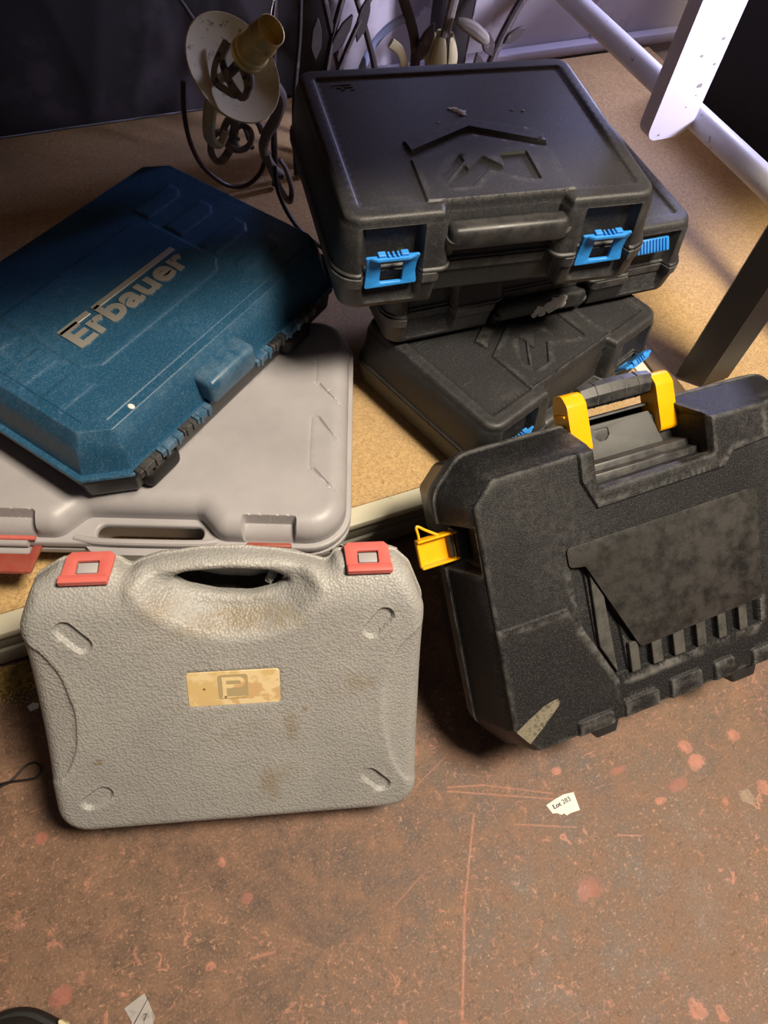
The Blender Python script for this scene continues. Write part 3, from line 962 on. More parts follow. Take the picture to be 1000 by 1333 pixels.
# ------------------------------------------------------------------ grey pebbled case leaning on the rack
def case_f():
    R = (Matrix.Rotation(-.2821, 3, 'Z') @ Matrix.Rotation(math.pi / 2 - .6122, 3, 'X') @ Matrix.Rotation(-.0214, 3, 'Z'))
    root = thing('tool_case', 'pebbled grey case with faded red latches and tan badge, leaning upright on the floor', 'tool case', (-.0214, .1990, .0015), R)
    w, Tf = .1797, .085
    top = [(w, .2480, .03), (.166, .282, .016), (.152, .2955, .012), (.0985, .2965, .006), (.0915, .2850, .012)]
    arch = [(.0758, .2905, 0), (.0452, .2985, 0), (.0112, .3030, 0), (-.0225, .3028, 0), (-.0580, .2985, 0), (-.0750, .2930, 0)]
    lft = [(-.0870, .2865, .012), (-.0945, .2970, .006), (-.143, .2970, .012), (-.166, .282, .016), (-w, .2480, .03)]
    out = rpoly([(-w, .005, .030), (w, .005, .030)] + top + arch + lft, 6)
    hole = rpoly([(-.051, .2790, .004), (-.038, .2690, .02), (-.010, .2610, .03), (.020, .2580, .03), (.042, .2630, .02), (.0585, .2725, .004), (.038, .2835, .02), (0, .2872, .05), (-.036, .2860, .02)], 4)
    scoop = rpoly([(-.092, .2850, .01), (-.0640, .2510, .02), (-.0320, .2320, .03), (-.002, .2245, .05), (.0353, .2257, .03), (.0670, .2395, .03), (.0870, .2620, .02), (.093, .2870, .01),
                   (.085, .34, 0), (-.085, .34, 0)], 5)
    ls = rpoly([(-.30, .30, 0), (-.1650, .2280, .05), (-.1500, .1973, .06), (-.1433, .1544, .08), (-.1475, .1152, .08), (-.1640, .0760, .06), (-.30, .03, 0)], 5)
    rs = rpoly([(.30, .02, 0), (.166, .0430, .05), (.1520, .0775, .06), (.1437, .1211, .08), (.1437, .1669, .08), (.1545, .2144, .06), (.30, .31, 0)], 5)
    def capsule(ax, ay, bx, by, r):
        a = math.atan2(by - ay, bx - ax); out = []
        for k in range(9):
            q = a - math.pi / 2 + math.pi * k / 8
            out.append((bx + r * math.cos(q), by + r * math.sin(q)))
        for k in range(9):
            q = a + math.pi / 2 + math.pi * k / 8
            out.append((ax + r * math.cos(q), ay + r * math.sin(q)))
        return out
    slots = [capsule(-.1398, .2448, -.1269, .2292, .0078), capsule(.1298, .2301, .1413, .2445, .0078),
             capsule(-.1445, .0476, -.1305, .0581, .0078), capsule(.1294, .0567, .1427, .0430, .0078)]
    badge = rrect(-.0412, .1555, .0434, .1935, .003, 3)
    def zf(X, Y):
        v = np.full_like(X, Tf)
        s = np.clip(sdf(scoop, X, Y) / .030, 0, 1)
        s = s * s * (3 - 2 * s)
        v = v - .022 * s
        g = np.exp(-((Y - (.2950 - 1.2 * X * X)) / .008) ** 2) * np.clip(1 - (np.abs(X) / .085) ** 4, 0, 1)
        v = v + .006 * g
        sh = np.clip((Y - .252) / .042, 0, 1.05) * np.clip((np.abs(X) - .070) / .020, 0, 1)
        v = v - .018 * sh * sh
        for q in (ls, rs):
            e = sdf(q, X, Y)
            v = v - .0024 * sm(e, .003) - .16 * np.clip(e, 0, .05)
        for q in slots:
            v = v - .0040 * sm(sdf(q, X, Y), .0032)
        v = v - .0010 * sm(sdf(badge, X, Y), .0015)
        return v
    v, f = relief(out, zf, .0055, .014, holes=[hole], hr=.007, feats=[(ls, .003), (rs, .003), (badge, .0015)] + [(q, .0032) for q in slots], nr=8,
                  sides=[(.0004, .0510), (.0018, .0500), (.0018, .0482), (.0008, .0478)], hsides=[(0, .052), (0, .048)], bres=.004)
    link('front_shell', mesh_of('front_shell', v, f, True, 40), 'gray_f', root)
    bo = offset(out, -.0190)
    v, f = relief(bo, lambda X, Y: np.zeros_like(X), .03, .018, holes=[hole], hr=.008, flip=True,
                  sides=[(.006, -.034), (.0165, -.0425), (.0200, -.0438), (.0200, -.0472)], hsides=[(0, -.045), (0, -.0475)], bres=.005)
    link('back_shell', mesh_of('back_shell', v, f, True, 40), 'gray_f', root)
    bd = link('badge', from_bm('badge', slab(badge, Tf - .0012, Tf + .0002, .0003, 1)), 'badge', root, 'stained tan badge with a letter in a square')
    dx, dy = .0012, .0260
    sq = [(x + dx, y + dy) for x, y in rrect(-.0142, .1368, .0130, .1640, .003, 4)]
    pl = [(-.0108, .1395), (-.0070, .1395), (-.0070, .1490)] + [(.0036 + .0068 * math.cos(q), .1549 + .0068 * math.sin(q) * .88) for q in np.linspace(-math.pi / 2, math.pi / 2, 10)] + [(-.0108, .1609)]
    ph = [(-.0070, .1528)] + [(.0036 + .0030 * math.cos(q), .1549 + .0024 * math.sin(q)) for q in np.linspace(-math.pi / 2, math.pi / 2, 7)] + [(-.0070, .1573)]
    link('logo_square', from_bm('logo_square', slab(sq, Tf + .0002, Tf + .0005)), 'badge_grey', bd)
    link('logo_letter', from_bm('logo_letter', slab([(x + dx, y + dy) for x, y in pl], Tf + .0005, Tf + .0008, 0, 1, [[(x + dx, y + dy) for x, y in ph]])), 'badge', bd)
    link('logo_line', from_bm('logo_line', rbox(-.0115 + dx, .0110 + dx, .1380 + dy, .1390 + dy, Tf + .0005, Tf + .0008, 0)), 'badge', bd)
    for sx in (-1, 1):
        cx = -.1180 if sx < 0 else .1270
        sk = -.004 if sx < 0 else .002
        hwid = .0205
        o_ = rpoly([(-hwid + sk * .5, -.0165, .001), (hwid + sk * .5, -.0165, .001), (hwid - sk * .4, .0125, .001), (hwid - .004 - sk * .4, .0165, .001), (-hwid + .004 - sk * .4, .0165, .001), (-hwid - sk * .4, .0125, .001)], 3)
        h_ = rrect(-.0095, -.0065, .0095, .0070, .0012, 3)
        bm = slab(o_, 0, .0032, .0008, 2, [h_])
        t = slab(rpoly([(-hwid + sk * .5, -.0165, .001), (hwid + sk * .5, -.0165, .001), (hwid + sk * .4, -.0085, .001), (-hwid + sk * .4, -.0085, .001)], 3), .003, .0055, .0012, 2)
        me = bpy.data.meshes.new('t'); t.to_mesh(me); t.free(); bm.from_mesh(me); bpy.data.meshes.remove(me)
        mt = Matrix.Translation((cx, .2935, .0640)) @ Matrix.Rotation(math.radians(-60), 4, 'X')
        bm.transform(mt)
        lt = link('latch', from_bm('latch', bm), 'red', root, 'faded red plastic latch')
        ct = rbox(-.0085, .0085, -.005, .0055, -.006, .0018, .001)
        ct.transform(mt)
        link('catch', from_bm('catch', ct), 'gray_d', lt)
    link('hinge_tab', from_bm('hinge_tab', rbox(-.0190, .0115, -.0110, .006, .040, .064, .003, 2)), 'gray_f', root)
t = NT('badge_grey'); M['badge_grey'] = t.out(lin(176, 158, 118), .5)
case_f()

# ------------------------------------------------------------------ big black case with yellow handle
def case_g():
    R = (Matrix.Rotation(.01237, 3, 'Z') @ Matrix.Rotation(math.pi / 2 - .8124, 3, 'X') @ Matrix.Rotation(-.0336, 3, 'Z'))
    root = thing('tool_case', 'large scuffed black case with yellow handle and open yellow latch, leaning on the rack', 'tool case', (.2342, .1811, .0012), R)
    Tg, W = .150, .419
    RL, RR = .1365, .2770
    out = rpoly([(.003, .036, .004), (.028, .0035, .004), (W - .028, .0035, .004), (W - .003, .036, .004), (W - .003, .277, .008), (W - .026, .2985, .008),
                 (RR, .2985, .002), (RR, .2600, .003), (RL, .2575, .003), (RL, .2985, .002), (.026, .2965, .010), (.003, .275, .010)], 4)
    low = [(-.05, -.05), (-.05, .1463), (.0836, .1466), (.0985, .119), (.1320, .0475), (.1320, -.05)]
    panel = rpoly([(.0930, .2060, .003), (.3260, .2080, .004), (.3220, .0850, .002), (.1630, .0800, .004), (.1110, .1860, .004), (.0935, .1895, .003)], 3)
    pit = [(.0935, .1900), (.0985, .1195), (.1337, .0484), (.3215, .0525), (.3225, .095), (.16, .095), (.12, .19)]
    apron = [(.0960, .33), (.1190, .2985), (.1178, .2694), (.1323, .2385), (.2900, .2420), (.3015, .2555), (.3500, .2590), (.3500, .33)]
    dark = [[(.1010, .186), (.1100, .183), (.1135, .0935), (.1000, .119)], [(.1290, .146), (.1345, .0520), (.1475, .0520), (.1430, .116)]]
    for x0, x1 in ((.1615, .1752), (.1905, .2031), (.2197, .2338), (.2483, .2627), (.2761, .2914), (.305, .320)):
        dark.append([(x0, .0505), (x1, .0510), (x1, .0815), (x0, .0805)])
    pads = [rrect(.0745, -.01, .1185, .0205, .004, 3), rrect(.1325, -.01, .1775, .0240, .004, 3), rrect(.1930, -.01, .2350, .0270, .004, 3), rrect(.2520, -.01, .2800, .0270, .004, 3), rrect(.3050, -.01, .3450, .0240, .004, 3)]
    def zf(X, Y):
        v = np.full_like(X, Tg)
        v = v + .0016 * sm(sdf(low, X, Y), .0018)
        v = v - .0050 * sm(sdf(pit, X, Y), .0022)
        for q in dark:
            v = v - .0028 * sm(sdf(q, X, Y), .0018)
        ps = sm(sdf(panel, X, Y), .0022)
        v = np.where(ps > 0, np.maximum(v, Tg - .005 + (.0070) * ps), v)
        v = v + .0030 * sm(sdf(apron, X, Y), .0022)
        for q in pads:
            v = v + .0035 * sm(sdf(q, X, Y), .003)
        return v
    def notch(X, Y):
        L_ = (X < .02) * np.clip(np.minimum(Y - .207, .2515 - Y) / .003 + .5, 0, 1)
        R_ = (X > W - .02) * np.clip(np.minimum(Y - .207, .2515 - Y) / .003 + .5, 0, 1)
        rc = ((X > RL - .003) & (X < RR + .003) & (Y > .25) & (Y < .2980)) * .55
        return np.maximum(np.maximum(L_, R_), rc)
    feats = [(low, .0018), (panel, .0022), (apron, .0022), (pit, .0022)] + [(q, .0018) for q in dark] + [(q, .003) for q in pads]
    v, f = relief(out, zf, .007, .0045, feats=feats, notch=notch, nr=4,
                  sides=[(.001, .1445, 0), (.0035, .1405, .010), (.010, .118, .016), (.0165, .097, .024), (.0190, .095, .026), (.0190, .0885, .026), (.0165, .088, .024)], bres=.0035)
    link('front_shell', mesh_of('front_shell', v, f, True, 30), 'black_g', root)
    for x0, x1 in ((.1490, .1600), (.1766, .1892), (.2044, .2184), (.2351, .2470), (.2640, .2748), (.2927, .3038)):
        link('slat', from_bm('slat', rbox(x0, x1, .0515, .0850, Tg - .0065, Tg + .0002, .0006, 1)), 'black_dusty', root)
    link('slat', from_bm('slat', slab([(.1145, .1750), (.1275, .1480), (.1325, .0565), (.1150, .0930)], Tg - .0065, Tg - .0006, .0006, 1)), 'black_dusty', root)
    # smooth scuffed cover panel laid on the face
    pn = offset(panel, -.0022)
    link('cover_panel', from_bm('cover_panel', slab(pn, Tg + .0012, Tg + .0024, .0006, 2)), 'black_panel', root, 'scuffed smooth panel')
    bo = rpoly([(.003, .036, .006), (.028, .0035, .006), (W - .028, .0035, .006), (W - .003, .036, .006), (W - .003, .277, .01), (W - .026, .2975, .01), (.026, .2965, .01), (.003, .275, .01)], 4)
    v, f = relief(bo, lambda X, Y: np.zeros_like(X), .04, .012, flip=True,
                  sides=[(.004, -.040, .0), (.0145, -.076, .016), (.0185, -.0785, .022), (.0185, -.0868, .022), (.0165, -.0874, .02)], notch=lambda X, Y: np.maximum((X < .02) * np.clip(np.minimum(Y - .207, .2515 - Y) / .003 + .5, 0, 1), 0), bres=.006)
    link('back_shell', mesh_of('back_shell', v, f, True, 30), 'black_smooth', root)
    # inside of the handle recess: stepped ledges and grey plate
    link('recess_ledge', from_bm('recess_ledge', rbox(RL - .010, RR + .010, .2350, .2740, .082, .119, .003, 2)), 'black_smooth', root)
    link('recess_step', from_bm('recess_step', rbox(RL - .006, RR + .006, .2450, .2665, .100, .1305, .002, 2)), 'black_smooth', root)
    link('recess_back', from_bm('recess_back', rbox(.120, .292, .2600, .3050, .070, .0960, .004, 2)), 'black_smooth', root)
    pb = slab(rpoly([(.158, 0, .002), (.256, 0, .002), (.247, .037, .003), (.163, .037, .003)], 3), 0, .004, .001, 2, [rpoly([(.175, .0235, .002), (.180, .0185, .004), (.188, .0185, .004), (.193, .0235, .002), (.193, .031, .002), (.175, .031, .002)], 3)])
    pb.transform(Matrix.Translation((0, .2720, .0995)) @ Matrix.Rotation(math.radians(-12), 4, 'X'))
    link('recess_plate', from_bm('recess_plate', pb), 'grey_plate', root)
    # handle: two yellow posts and a black ribbed grip
    h = bpy.data.objects.new('handle', None)
    for (x0, x1, sx) in ((.1400, .1700, 1), (.2500, .2790, -1)):
        prof = rpoly([(-.012, .2870, .004), (.016, .2830, .006), (.014, .3360, .008), (.006, .3470, .008), (-.010, .3460, .006), (-.014, .3300, .006)], 4)
        bm = slab(prof, 0, x1 - x0 - .006, .0015, 2)
        # profile is in (z, y): turn it so that it extrudes along x
        for v_ in bm.verts:
            zz, yy, xx = v_.co.x, v_.co.y, v_.co.z
            v_.co = Vector((x0 + .003 + xx, yy, .090 + zz))
        # inner web
        for k in range(3):
            t = rbox((x0 if sx > 0 else x1 - .006), (x0 + .006 if sx > 0 else x1), .2960 + k * .014, .2985 + k * .014, .080, .100, .0006, 1)
            me = bpy.data.meshes.new('t'); t.to_mesh(me); t.free(); bm.from_mesh(me); bpy.data.meshes.remove(me)
        link('handle_post', from_bm('handle_post', bm), 'yellow', root, 'yellow plastic handle post')
    bm = sweep([(.166, .3385, .090), (.180, .3390, .090), (.210, .3395, .090), (.240, .3390, .090), (.254, .3385, .090)], [.0098, .0108, .0112, .0108, .0098], 8, flat=1.25)
    gr = link('handle_grip', from_bm('handle_grip', bm), 'black_smooth', root)
    for k in range(4):
        xx = .184 + k * .0175
        b2 = sweep([(xx - .0006, .3392, .090), (xx + .0006, .3392, .090)], .0114, 8, flat=1.25)
        link('grip_rib', from_bm('grip_rib', b2), 'black', gr)
    # open yellow latch: a channel swung out on its pin
    bm = rbox(-.0440, -.0060, .2150, .2450, .098, .1005, .0008, 1)
    for b2 in (rbox(-.0440, -.0010, .2425, .2450, .098, .1090, .0008, 1), rbox(-.0440, -.0010, .2150, .2175, .098, .1090, .0008, 1), rbox(-.0440, -.0415, .2150, .2450, .098, .1045, .0008, 1),
               rbox(-.0075, -.0050, .2150, .2450, .098, .1060, .0008, 1)):
        me = bpy.data.meshes.new('t'); b2.to_mesh(me); b2.free(); bm.from_mesh(me); bpy.data.meshes.remove(me)
    lt = link('latch', from_bm('latch', bm), 'yellow', root, 'yellow plastic latch, swung open')
    link('latch_hook', from_bm('latch_hook', sweep(spline([(-.020, .2445, .104), (-.032, .2530, .104), (-.0405, .2590, .104), (-.0405, .2500, .104), (-.0405, .2455, .104)], 4), .0014, 8)), 'yellow', lt)
    link('latch_pin', from_bm('latch_pin', sweep([(-.0085, .2190, .1040), (-.0085, .2410, .1040)], .0030, 10)), 'black_smooth', lt)
    link('latch_mount', from_bm('latch_mount', rbox(-.0040, .008, .2130, .2460, .090, .1090, .002, 2)), 'black_smooth', root)
    # feet along the bottom edge
    for (x0, x1) in ((.097, .132), (.280, .321)):
        prof = rpoly([(x0 - .003, .010, .002), (x1 + .004, .010, .002), (x1 - .006, -.0150, .003), (x0 + .004, -.0150, .003)], 3)
        link('case_foot', from_bm('case_foot', slab(prof, .104, .142, .003, 2)), 'black_smooth', root)
    # long pale scuff at the lower left corner, dabs of filler
    sc = rpoly([(.0050, .0360, .001), (.0180, .0175, .001), (.0340, .0290, .002), (.0510, .0430, .002), (.0590, .0500, .003), (.0560, .0560, .003), (.0400, .0530, .002), (.0200, .0440, .002)], 3)
    link('scuff_mark', from_bm('scuff_mark', slab(sc, Tg + .0012, Tg + .0019)), 'scuff', root, 'pale scraped mark')
    return root
Gc = case_g()

# ------------------------------------------------------------------ wrought iron chandelier with drip pan, dismantled, behind the cases
def chandelier():
    o0 = Vector((.30, 1.08, ZP))
    root = thing('chandelier', 'old wrought iron chandelier with drip pan and brass lamp holder, lying behind the cases', 'chandelier', o0)
    L = lambda pts: [Vector(p) - o0 for p in pts]
    n = Vector((.342, -.517, .615)).normalized()
    c = Vector((.209, .95, .357)) - o0
    q = n.to_track_quat('Z', 'Y').to_matrix().to_4x4()
    m = Matrix.Translation(c) @ q
    dish = [(.004, -.006), (.020, -.005), (.045, .001), (.060, .008), (.0655, .0125), (.0668, .0115), (.062, .004), (.045, -.005), (.018, -.011), (.0, -.012)]
    link('drip_pan', from_bm('drip_pan', lathe(dish, 48, m)), 'plaster', root, 'cream painted drip pan')
    m2 = Matrix.Translation(c + n * .040) @ q
    hold = [(.0, .0), (.012, .0), (.0145, .003), (.0185, .004), (.0185, .009), (.0165, .010), (.0165, .0125), (.0185, .0135), (.0185, .0165), (.0160, .0180), (.0155, .034), (.0165, .035), (.0165, .038),
            (.0150, .040), (.0150, .055), (.0140, .0555), (.0135, .041), (.0, .040)]
    lh = link('lamp_holder', from_bm('lamp_holder', lathe([(r * 1.2, z * 1.15) for r, z in hold], 36, m2)), 'brass', root, 'brass bayonet lamp holder')
    for a in (.6, 3.7):
        b2 = rbox(.0145, .0185, -.002, .002, .046, .050, .0008, 1)
        b2.transform(m2 @ Matrix.Rotation(a, 4, 'Z'))
        link('bayonet_pin', from_bm('bayonet_pin', b2), 'brass', lh)
    # stalk and twisted leaf in the pan
    link('stalk', from_bm('stalk', sweep([c - n * .012, c + n * .02, c + n * .042], .006, 10)), 'plaster_dim', root)
    rt = Vector((.925, -.374, .072)); upv = Vector((.284, .803, .523))
    for pts, r in (([(-.012, .026), (-.020, .006), (-.012, -.020), (.004, -.042), (.012, -.030), (.006, -.008), (-.004, .004)], .0022),
                   ([(-.016, .030), (-.028, .004), (-.030, -.020), (-.014, -.034), (-.002, -.040)], .0020),
                   ([(.004, .016), (.012, -.004), (.016, -.024), (.008, -.040)], .0018)):
        P3 = [c + rt * x + upv * y + n * .022 for x, y in pts]
        link('leaf_scroll', from_bm('leaf_scroll', sweep(spline(P3, 6), r, 8, flat=2.2)), 'plaster_dim', root)
    # scroll arms below and behind
    def W2(px, py, z0=0):
        return Vector((px, py, z0))
    def arm(name, pts, r, mat, flat=1.0, taper=True):
        sp = spline(L(pts), 8)
        k = len(sp)
        rr = [r * (1 - .45 * (i / k)) if taper else r for i in range(k)]
        return link(name, from_bm(name, sweep(sp, rr, 10, flat=flat)), mat, root)
    arm('scroll_arm', [(.190, .965, .330), (.178, .960, .305), (.172, .955, .275), (.184, .955, .262), (.196, .96, .275)], .0085, 'plaster', 1.6)
    arm('scroll_arm', [(.215, .985, .340), (.222, 1.00, .30), (.225, 1.03, .24), (.215, 1.05, .19), (.20, 1.06, .17), (.19, 1.06, .19), (.20, 1.06, .215), (.225, 1.06, .212), (.232, 1.06, .19)], .0065, 'plaster_dim', 1.2)
    sp = []
    for i in range(26):
        a = i * .42; r = .034 * (1 - i / 30)
        sp.append((.232 + r * math.cos(a), 1.03 + .1 * r * math.sin(a), .225 + r * math.sin(a)))
    arm('scroll_arm', sp, .0055, 'plaster_dim', 1.3)
    arm('scroll_arm', [(.262, .99, .318), (.274, .985, .314), (.284, .985, .296), (.276, .985, .270), (.262, .99, .245), (.258, 1.0, .215), (.270, 1.0, .185), (.285, 1.0, .17)], .0105, 'plaster_dim', 1.3)
    arm('scroll_arm', [(.262, 1.0, .21), (.270, .995, .175), (.281, .99, .145), (.292, .99, .13), (.296, .99, .15), (.288, .99, .185), (.280, .995, .20)], .0060, 'plaster_dim', 1.5)
    # rods and branches that rise behind
    for i, pts in enumerate(([(.30, 1.10, .085), (.31, 1.12, .20), (.325, 1.14, .32), (.345, 1.16, .45)], [(.345, 1.12, .085), (.352, 1.14, .20), (.372, 1.16, .31), (.382, 1.18, .46)],
                             [(.40, 1.16, .085), (.41, 1.16, .20), (.44, 1.18, .30), (.49, 1.20, .40)], [(.38, 1.12, .085), (.40, 1.14, .17), (.45, 1.16, .26), (.50, 1.18, .33)],
                             [(.46, 1.18, .085), (.45, 1.18, .20), (.425, 1.18, .30), (.40, 1.20, .42)], [(.28, 1.16, .12), (.24, 1.18, .26), (.20, 1.2, .34), (.14, 1.22, .44)],
                             [(.50, 1.2, .085), (.52, 1.2, .18), (.50, 1.2, .26), (.46, 1.2, .36)])):
        arm('branch', pts, (.006, .005, .007, .006, .008, .004, .007)[i], 'iron', 1.2)
    for i, (x, y, z, a, l) in enumerate(((.47, 1.17, .265, .1, .07), (.425, 1.17, .25, -.2, .07), (.395, 1.16, .25, .3, .065))):
        q2 = rpoly([(0, 0, 0), (l * .3, -l * .14, .02), (l * .7, -l * .12, .02), (l, 0, .002), (l * .7, l * .12, .02), (l * .3, l * .14, .02)], 3)
        b2 = slab(q2, 0, .004, .001, 1)
        b2.transform(Matrix.Translation(Vector((x, y, z)) - o0) @ Matrix.Rotation(math.pi / 2, 4, 'X') @ Matrix.Rotation(a + 1.2, 4, 'Z'))
        link('iron_leaf', from_bm('iron_leaf', b2), 'iron', root)
    # silver wires beside the lamp holder
    arm('bare_wire', [(.262, .985, .345), (.275, 1.0, .372), (.290, 1.02, .40), (.318, 1.05, .43), (.34, 1.07, .46)], .0016, 'steel', 1, False)
    arm('bare_wire', [(.268, .990, .335), (.284, 1.005, .375), (.300, 1.03, .41), (.325, 1.05, .45)], .0013, 'steel', 1, False)
    # flex loop hanging from the pan
    arm('flex', [(.150, .965, .345), (.146, .975, .30), (.150, .985, .25), (.165, .995, .205), (.195, 1.00, .17), (.225, 1.0, .163), (.250, 1.0, .180), (.262, 1.0, .21)], .0034, 'cable', 1, False)
    arm('flex', [(.268, .98, .20), (.268, .97, .165), (.280, .95, .13), (.300, .93, .105), (.33, .90, .088)], .0034, 'black_cable', 1, False)
    return root
chandelier()

def ornament():
    o0 = Vector((.66, 1.24, ZP))
    root = thing('iron_ornament', 'iron leaf ornament with cream tulip and curved bands rising behind the stack', 'ornament', o0)
    L = lambda pts: [Vector(p) - o0 for p in pts]
    def arm(name, pts, r, mat, flat=1.0):
        return link(name, from_bm(name, sweep(spline(L(pts), 8), r, 10, flat=flat)), mat, root)
    def arc(cx, cz, r, a0, a1, y=1.20, n=14):
        return [(cx + r * math.cos(a0 + (a1 - a0) * i / n), y, cz + r * math.sin(a0 + (a1 - a0) * i / n)) for i in range(n + 1)]
    arm('curved_band', [(.495, 1.22, .150), (.503, 1.22, .195), (.525, 1.22, .235), (.556, 1.22, .260), (.592, 1.22, .270)], .0075, 'steel_bluelit', .35)
    arm('curved_band', [(.545, 1.20, .242), (.565, 1.20, .225), (.575, 1.20, .195), (.572, 1.20, .155), (.560, 1.20, .120)], .0080, 'plaster', .5)
    for k in range(5):
        a = k * 1.2566 + .3
        P3 = [(.656 + .004 * math.cos(a), 1.22 + .004 * math.sin(a), .12), (.656 + .018 * math.cos(a), 1.22 + .018 * math.sin(a), .165), (.656 + .024 * math.cos(a), 1.22 + .024 * math.sin(a), .200), (.656 + .016 * math.cos(a), 1.22 + .016 * math.sin(a), .235)]
        sp = spline(L(P3), 6); k2 = len(sp)
        link('tulip_leaf', from_bm('tulip_leaf', sweep(sp, [.004 + .013 * math.sin(math.pi * (i + 1) / (k2 + 1)) for i in range(k2)], 10, flat=.35, up=(math.cos(a + 1.57), math.sin(a + 1.57), 0))), 'plaster', root)
    arm('stem', [(.656, 1.22, .085), (.656, 1.22, .16), (.658, 1.22, .23), (.665, 1.22, .28), (.675, 1.22, .36)], .009, 'plaster_dim')
    link('bud', from_bm('bud', sweep(spline(L([(.668, 1.20, .262), (.69, 1.19, .255), (.71, 1.18, .243), (.725, 1.18, .232)]), 4), [.006, .008, .010, .011, .0115, .012, .012, .0115, .011, .010, .008, .005, .002], 10)), 'plaster_dim', root)
    # dark branch with leaves
    br = arm('branch', [(.735, 1.20, .085), (.745, 1.20, .16), (.765, 1.21, .21), (.80, 1.22, .27), (.84, 1.22, .34)], .008, 'iron')
    for (x, z, a, l) in ((.738, .150, 1.9, .06), (.752, .195, 2.1, .06), (.770, .215, .5, .05), (.60, .20, 1.2, .07)):
        q2 = rpoly([(0, 0, 0), (l * .3, -l * .2, .02), (l * .7, -l * .16, .02), (l, 0, .002), (l * .7, l * .16, .02), (l * .3, l * .2, .02)], 3)
        b2 = slab(q2, 0, .005, .0015, 1)
        b2.transform(Matrix.Translation(Vector((x, 1.205, z)) - o0) @ Matrix.Rotation(math.pi / 2, 4, 'X') @ Matrix.Rotation(a, 4, 'Z'))
        link('iron_leaf', from_bm('iron_leaf', b2), 'iron', root)
    arm('branch', [(.60, 1.22, .085), (.605, 1.22, .17), (.60, 1.22, .23), (.57, 1.22, .30), (.54, 1.22, .36)], .009, 'iron')
    arm('bare_wire', [(.712, 1.23, .085), (.712, 1.23, .18), (.716, 1.23, .30)], .0016, 'iron')
    return root
t = NT('steel_with_blue_light'); M['steel_bluelit'] = t.out(lin(150, 160, 190), .35)  # blue of the cold light is put into the steel band's colour
ornament()

# ------------------------------------------------------------------ small things on the floor
def paper(name, label, poly, mat, z=.0006):
    cx = sum(p[0] for p in poly) / len(poly); cy = sum(p[1] for p in poly) / len(poly)
    root = thing(name, label, 'paper', (cx, cy, .0002))
    v, f = relief([(x - cx, y - cy) for x, y in poly], lambda X, Y: z + .0006 * np.sin(X * 160 + Y * 90), .003, .0002, nr=1, sides=[(0, 0.0)], bres=.0025)
    link('sheet', mesh_of('sheet', v, f), mat, root)
    return root, cx, cy
r1, cx, cy = paper('lot_label', 'torn white paper label printed Lot 283 on the red floor', [(.2813, .0374), (.2945, .0395), (.3055, .0403), (.3183, .0383), (.3151, .0186), (.3029, .0198), (.2985, .0190), (.2960, .0222), (.2930, .0218), (.2890, .0255), (.2841, .0268)], 'paper')
me = text_mesh('printed_text', 'Lot 283', .0074, .0001, Matrix.Translation((.2878 - cx, .0300 - cy, .0015)) @ Matrix.Rotation(.06, 4, 'Z'), .0)
link('printed_text', me, 'ink', r1)
r2, cx, cy = paper('paper_scrap', 'grubby folded paper scrap with a printed 7 at the bottom edge', [(-.1945, .0266), (-.1741, .0314), (-.1718, .0231), (-.1686, .0081), (-.1727, .0030), (-.1908, .0060), (-.1900, .0133)], 'paper_grey')
me = text_mesh('printed_text', '7', .0085, .0001, Matrix.Translation((-.1800 - cx, .0098 - cy, .0015)) @ Matrix.Rotation(-.25, 4, 'Z'), .0)
link('printed_text', me, 'ink', r2)
bm = rbox(-.0115, .0115, -.0003, .0003, .0012, .0016, 0)
bm.transform(Matrix.Translation((-.1795 - cx, .0185 - cy, 0)) @ Matrix.Rotation(.75, 4, 'Z'))
link('fold_line', from_bm('fold_line', bm), 'ink', r2)
r3, cx, cy = paper('paper_scrap', 'tiny white paper scrap beside the grey leaning case', [(-.2391, .3563), (-.2326, .3589), (-.2261, .3555), (-.2277, .3501), (-.2366, .3496)], 'paper')

wr = link('cord', from_bm('cord', sweep(spline([(-.330, .268, .0022), (-.300, .272, .0022), (-.2784, .2756, .0022), (-.2687, .2770, .0022), (-.2605, .2810, .0026), (-.2478, .2888, .003), (-.2381, .2878, .003), (-.2338, .2791, .0026), (-.2403, .2722, .0024), (-.2499, .2728, .0036), (-.2631, .2758, .0052), (-.2782, .2785, .003), (-.300, .279, .0022), (-.33, .280, .0022)], 6), .0013, 8)), 'black_cable')
tag(wr, 'thin black looped cord on the floor at the left edge', 'cord')

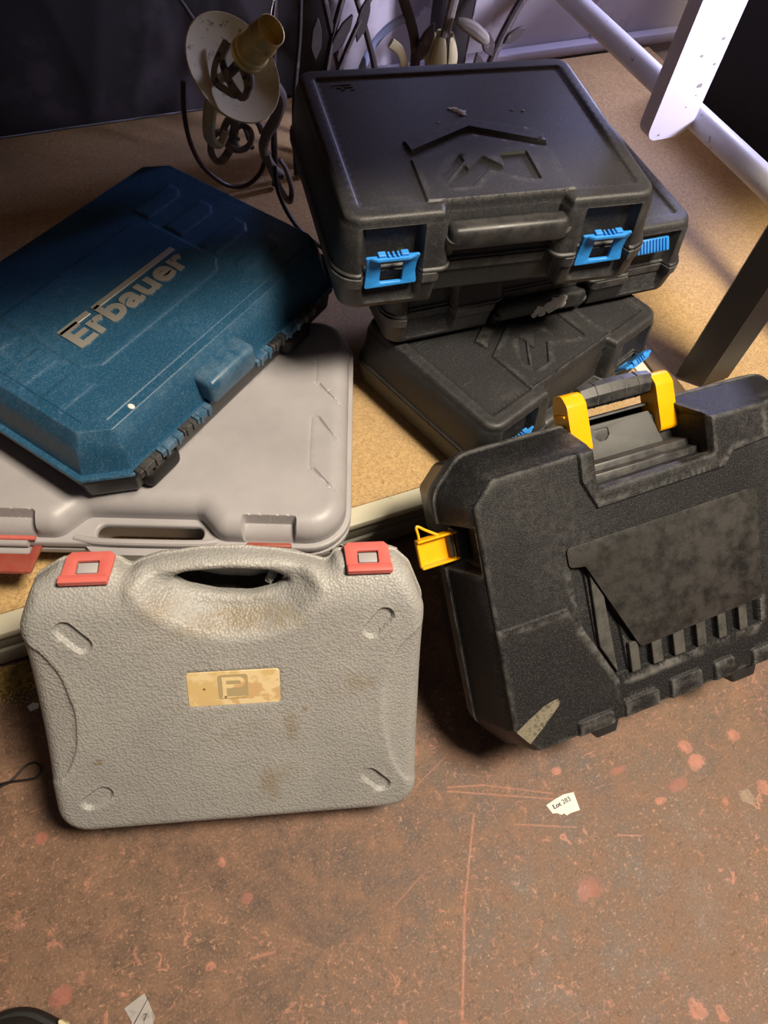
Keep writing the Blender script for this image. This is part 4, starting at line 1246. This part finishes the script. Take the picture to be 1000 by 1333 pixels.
def shoe():
    o0 = Vector((-.300, -.045, .001))
    root = thing('shoe', 'dark shoe toe with a cream patch at the bottom left corner', 'shoe', o0)
    sole = rpoly([(-.045, -.16, .03), (.045, -.16, .03), (.064, .02, .04), (.060, .075, .05), (.022, .112, .05), (-.030, .108, .05), (-.055, .05, .05)], 8)
    v, f = relief(sole, lambda X, Y: .016 + 0 * X, .012, .004, sides=[(.001, .010), (.0, .001), (-.003, .0, 0, 'cap')], bres=.006)
    link('sole', mesh_of('sole', v, f), 'rubber', root)
    upper = offset(sole, -.006)
    def zf(X, Y):
        d = np.maximum(sdf(upper, X, Y), 0)
        return .022 + .040 * np.sqrt(np.clip(d / .05, 0, 1)) * np.clip(1.15 - Y / .16, .35, 1)
    v, f = relief(upper, zf, .007, .003, sides=[(0, .015)], bres=.005)
    link('upper', mesh_of('upper', v, f), 'rubber', root)
    tp = rpoly([(-.028, -.02, .02), (.032, -.02, .02), (.026, .066, .025), (-.012, .070, .025)], 6)
    v, f = relief(tp, lambda X, Y: zf(X, Y) + .0016, .006, .0012, nr=2, sides=[(0, .022)], bres=.005)
    link('vamp', mesh_of('vamp', v, f), 'sole', root)
    pp = rpoly([(.0520, .088, .002), (.0600, .080, .004), (.0660, .060, .004), (.0580, .062, .003)], 4)
    v, f = relief(pp, lambda X, Y: np.maximum(zf(X, Y) + .002, .024), .004, .0008, nr=2, sides=[(0, .014)], bres=.003)
    link('side_patch', mesh_of('side_patch', v, f), 'cream_patch', root)
shoe()

# sawdust crumbs swept against the rack
rnd = random.Random(3)
bm = bmesh.new()
for i in range(15000):
    x = rnd.uniform(-.42, -.16); y = .4115 - abs(rnd.gauss(0, .017))
    if y < .365 + rnd.uniform(-.012, .012):
        continue
    s = rnd.uniform(.0007, .0019)
    q = Euler((rnd.uniform(0, 6), rnd.uniform(0, 6), rnd.uniform(0, 6))).to_matrix()
    z = s * .5 + rnd.uniform(0, .003) * max(0, (y - .37) / .04)
    vv = [bm.verts.new(Vector((x, y, z)) + q @ Vector(k) * s) for k in ((1.4, 0, -.4), (-.8, .8, -.4), (-.8, -.8, -.4), (0, 0, .7))]
    for t3 in ((0, 1, 2), (0, 1, 3), (1, 2, 3), (2, 0, 3)):
        bm.faces.new([vv[k] for k in t3])
sd = link('sawdust', from_bm('sawdust', bm, False), 'sawdust')
sd['kind'] = 'stuff'
tag(sd, 'yellow sawdust crumbs on the floor along the rack', 'sawdust')
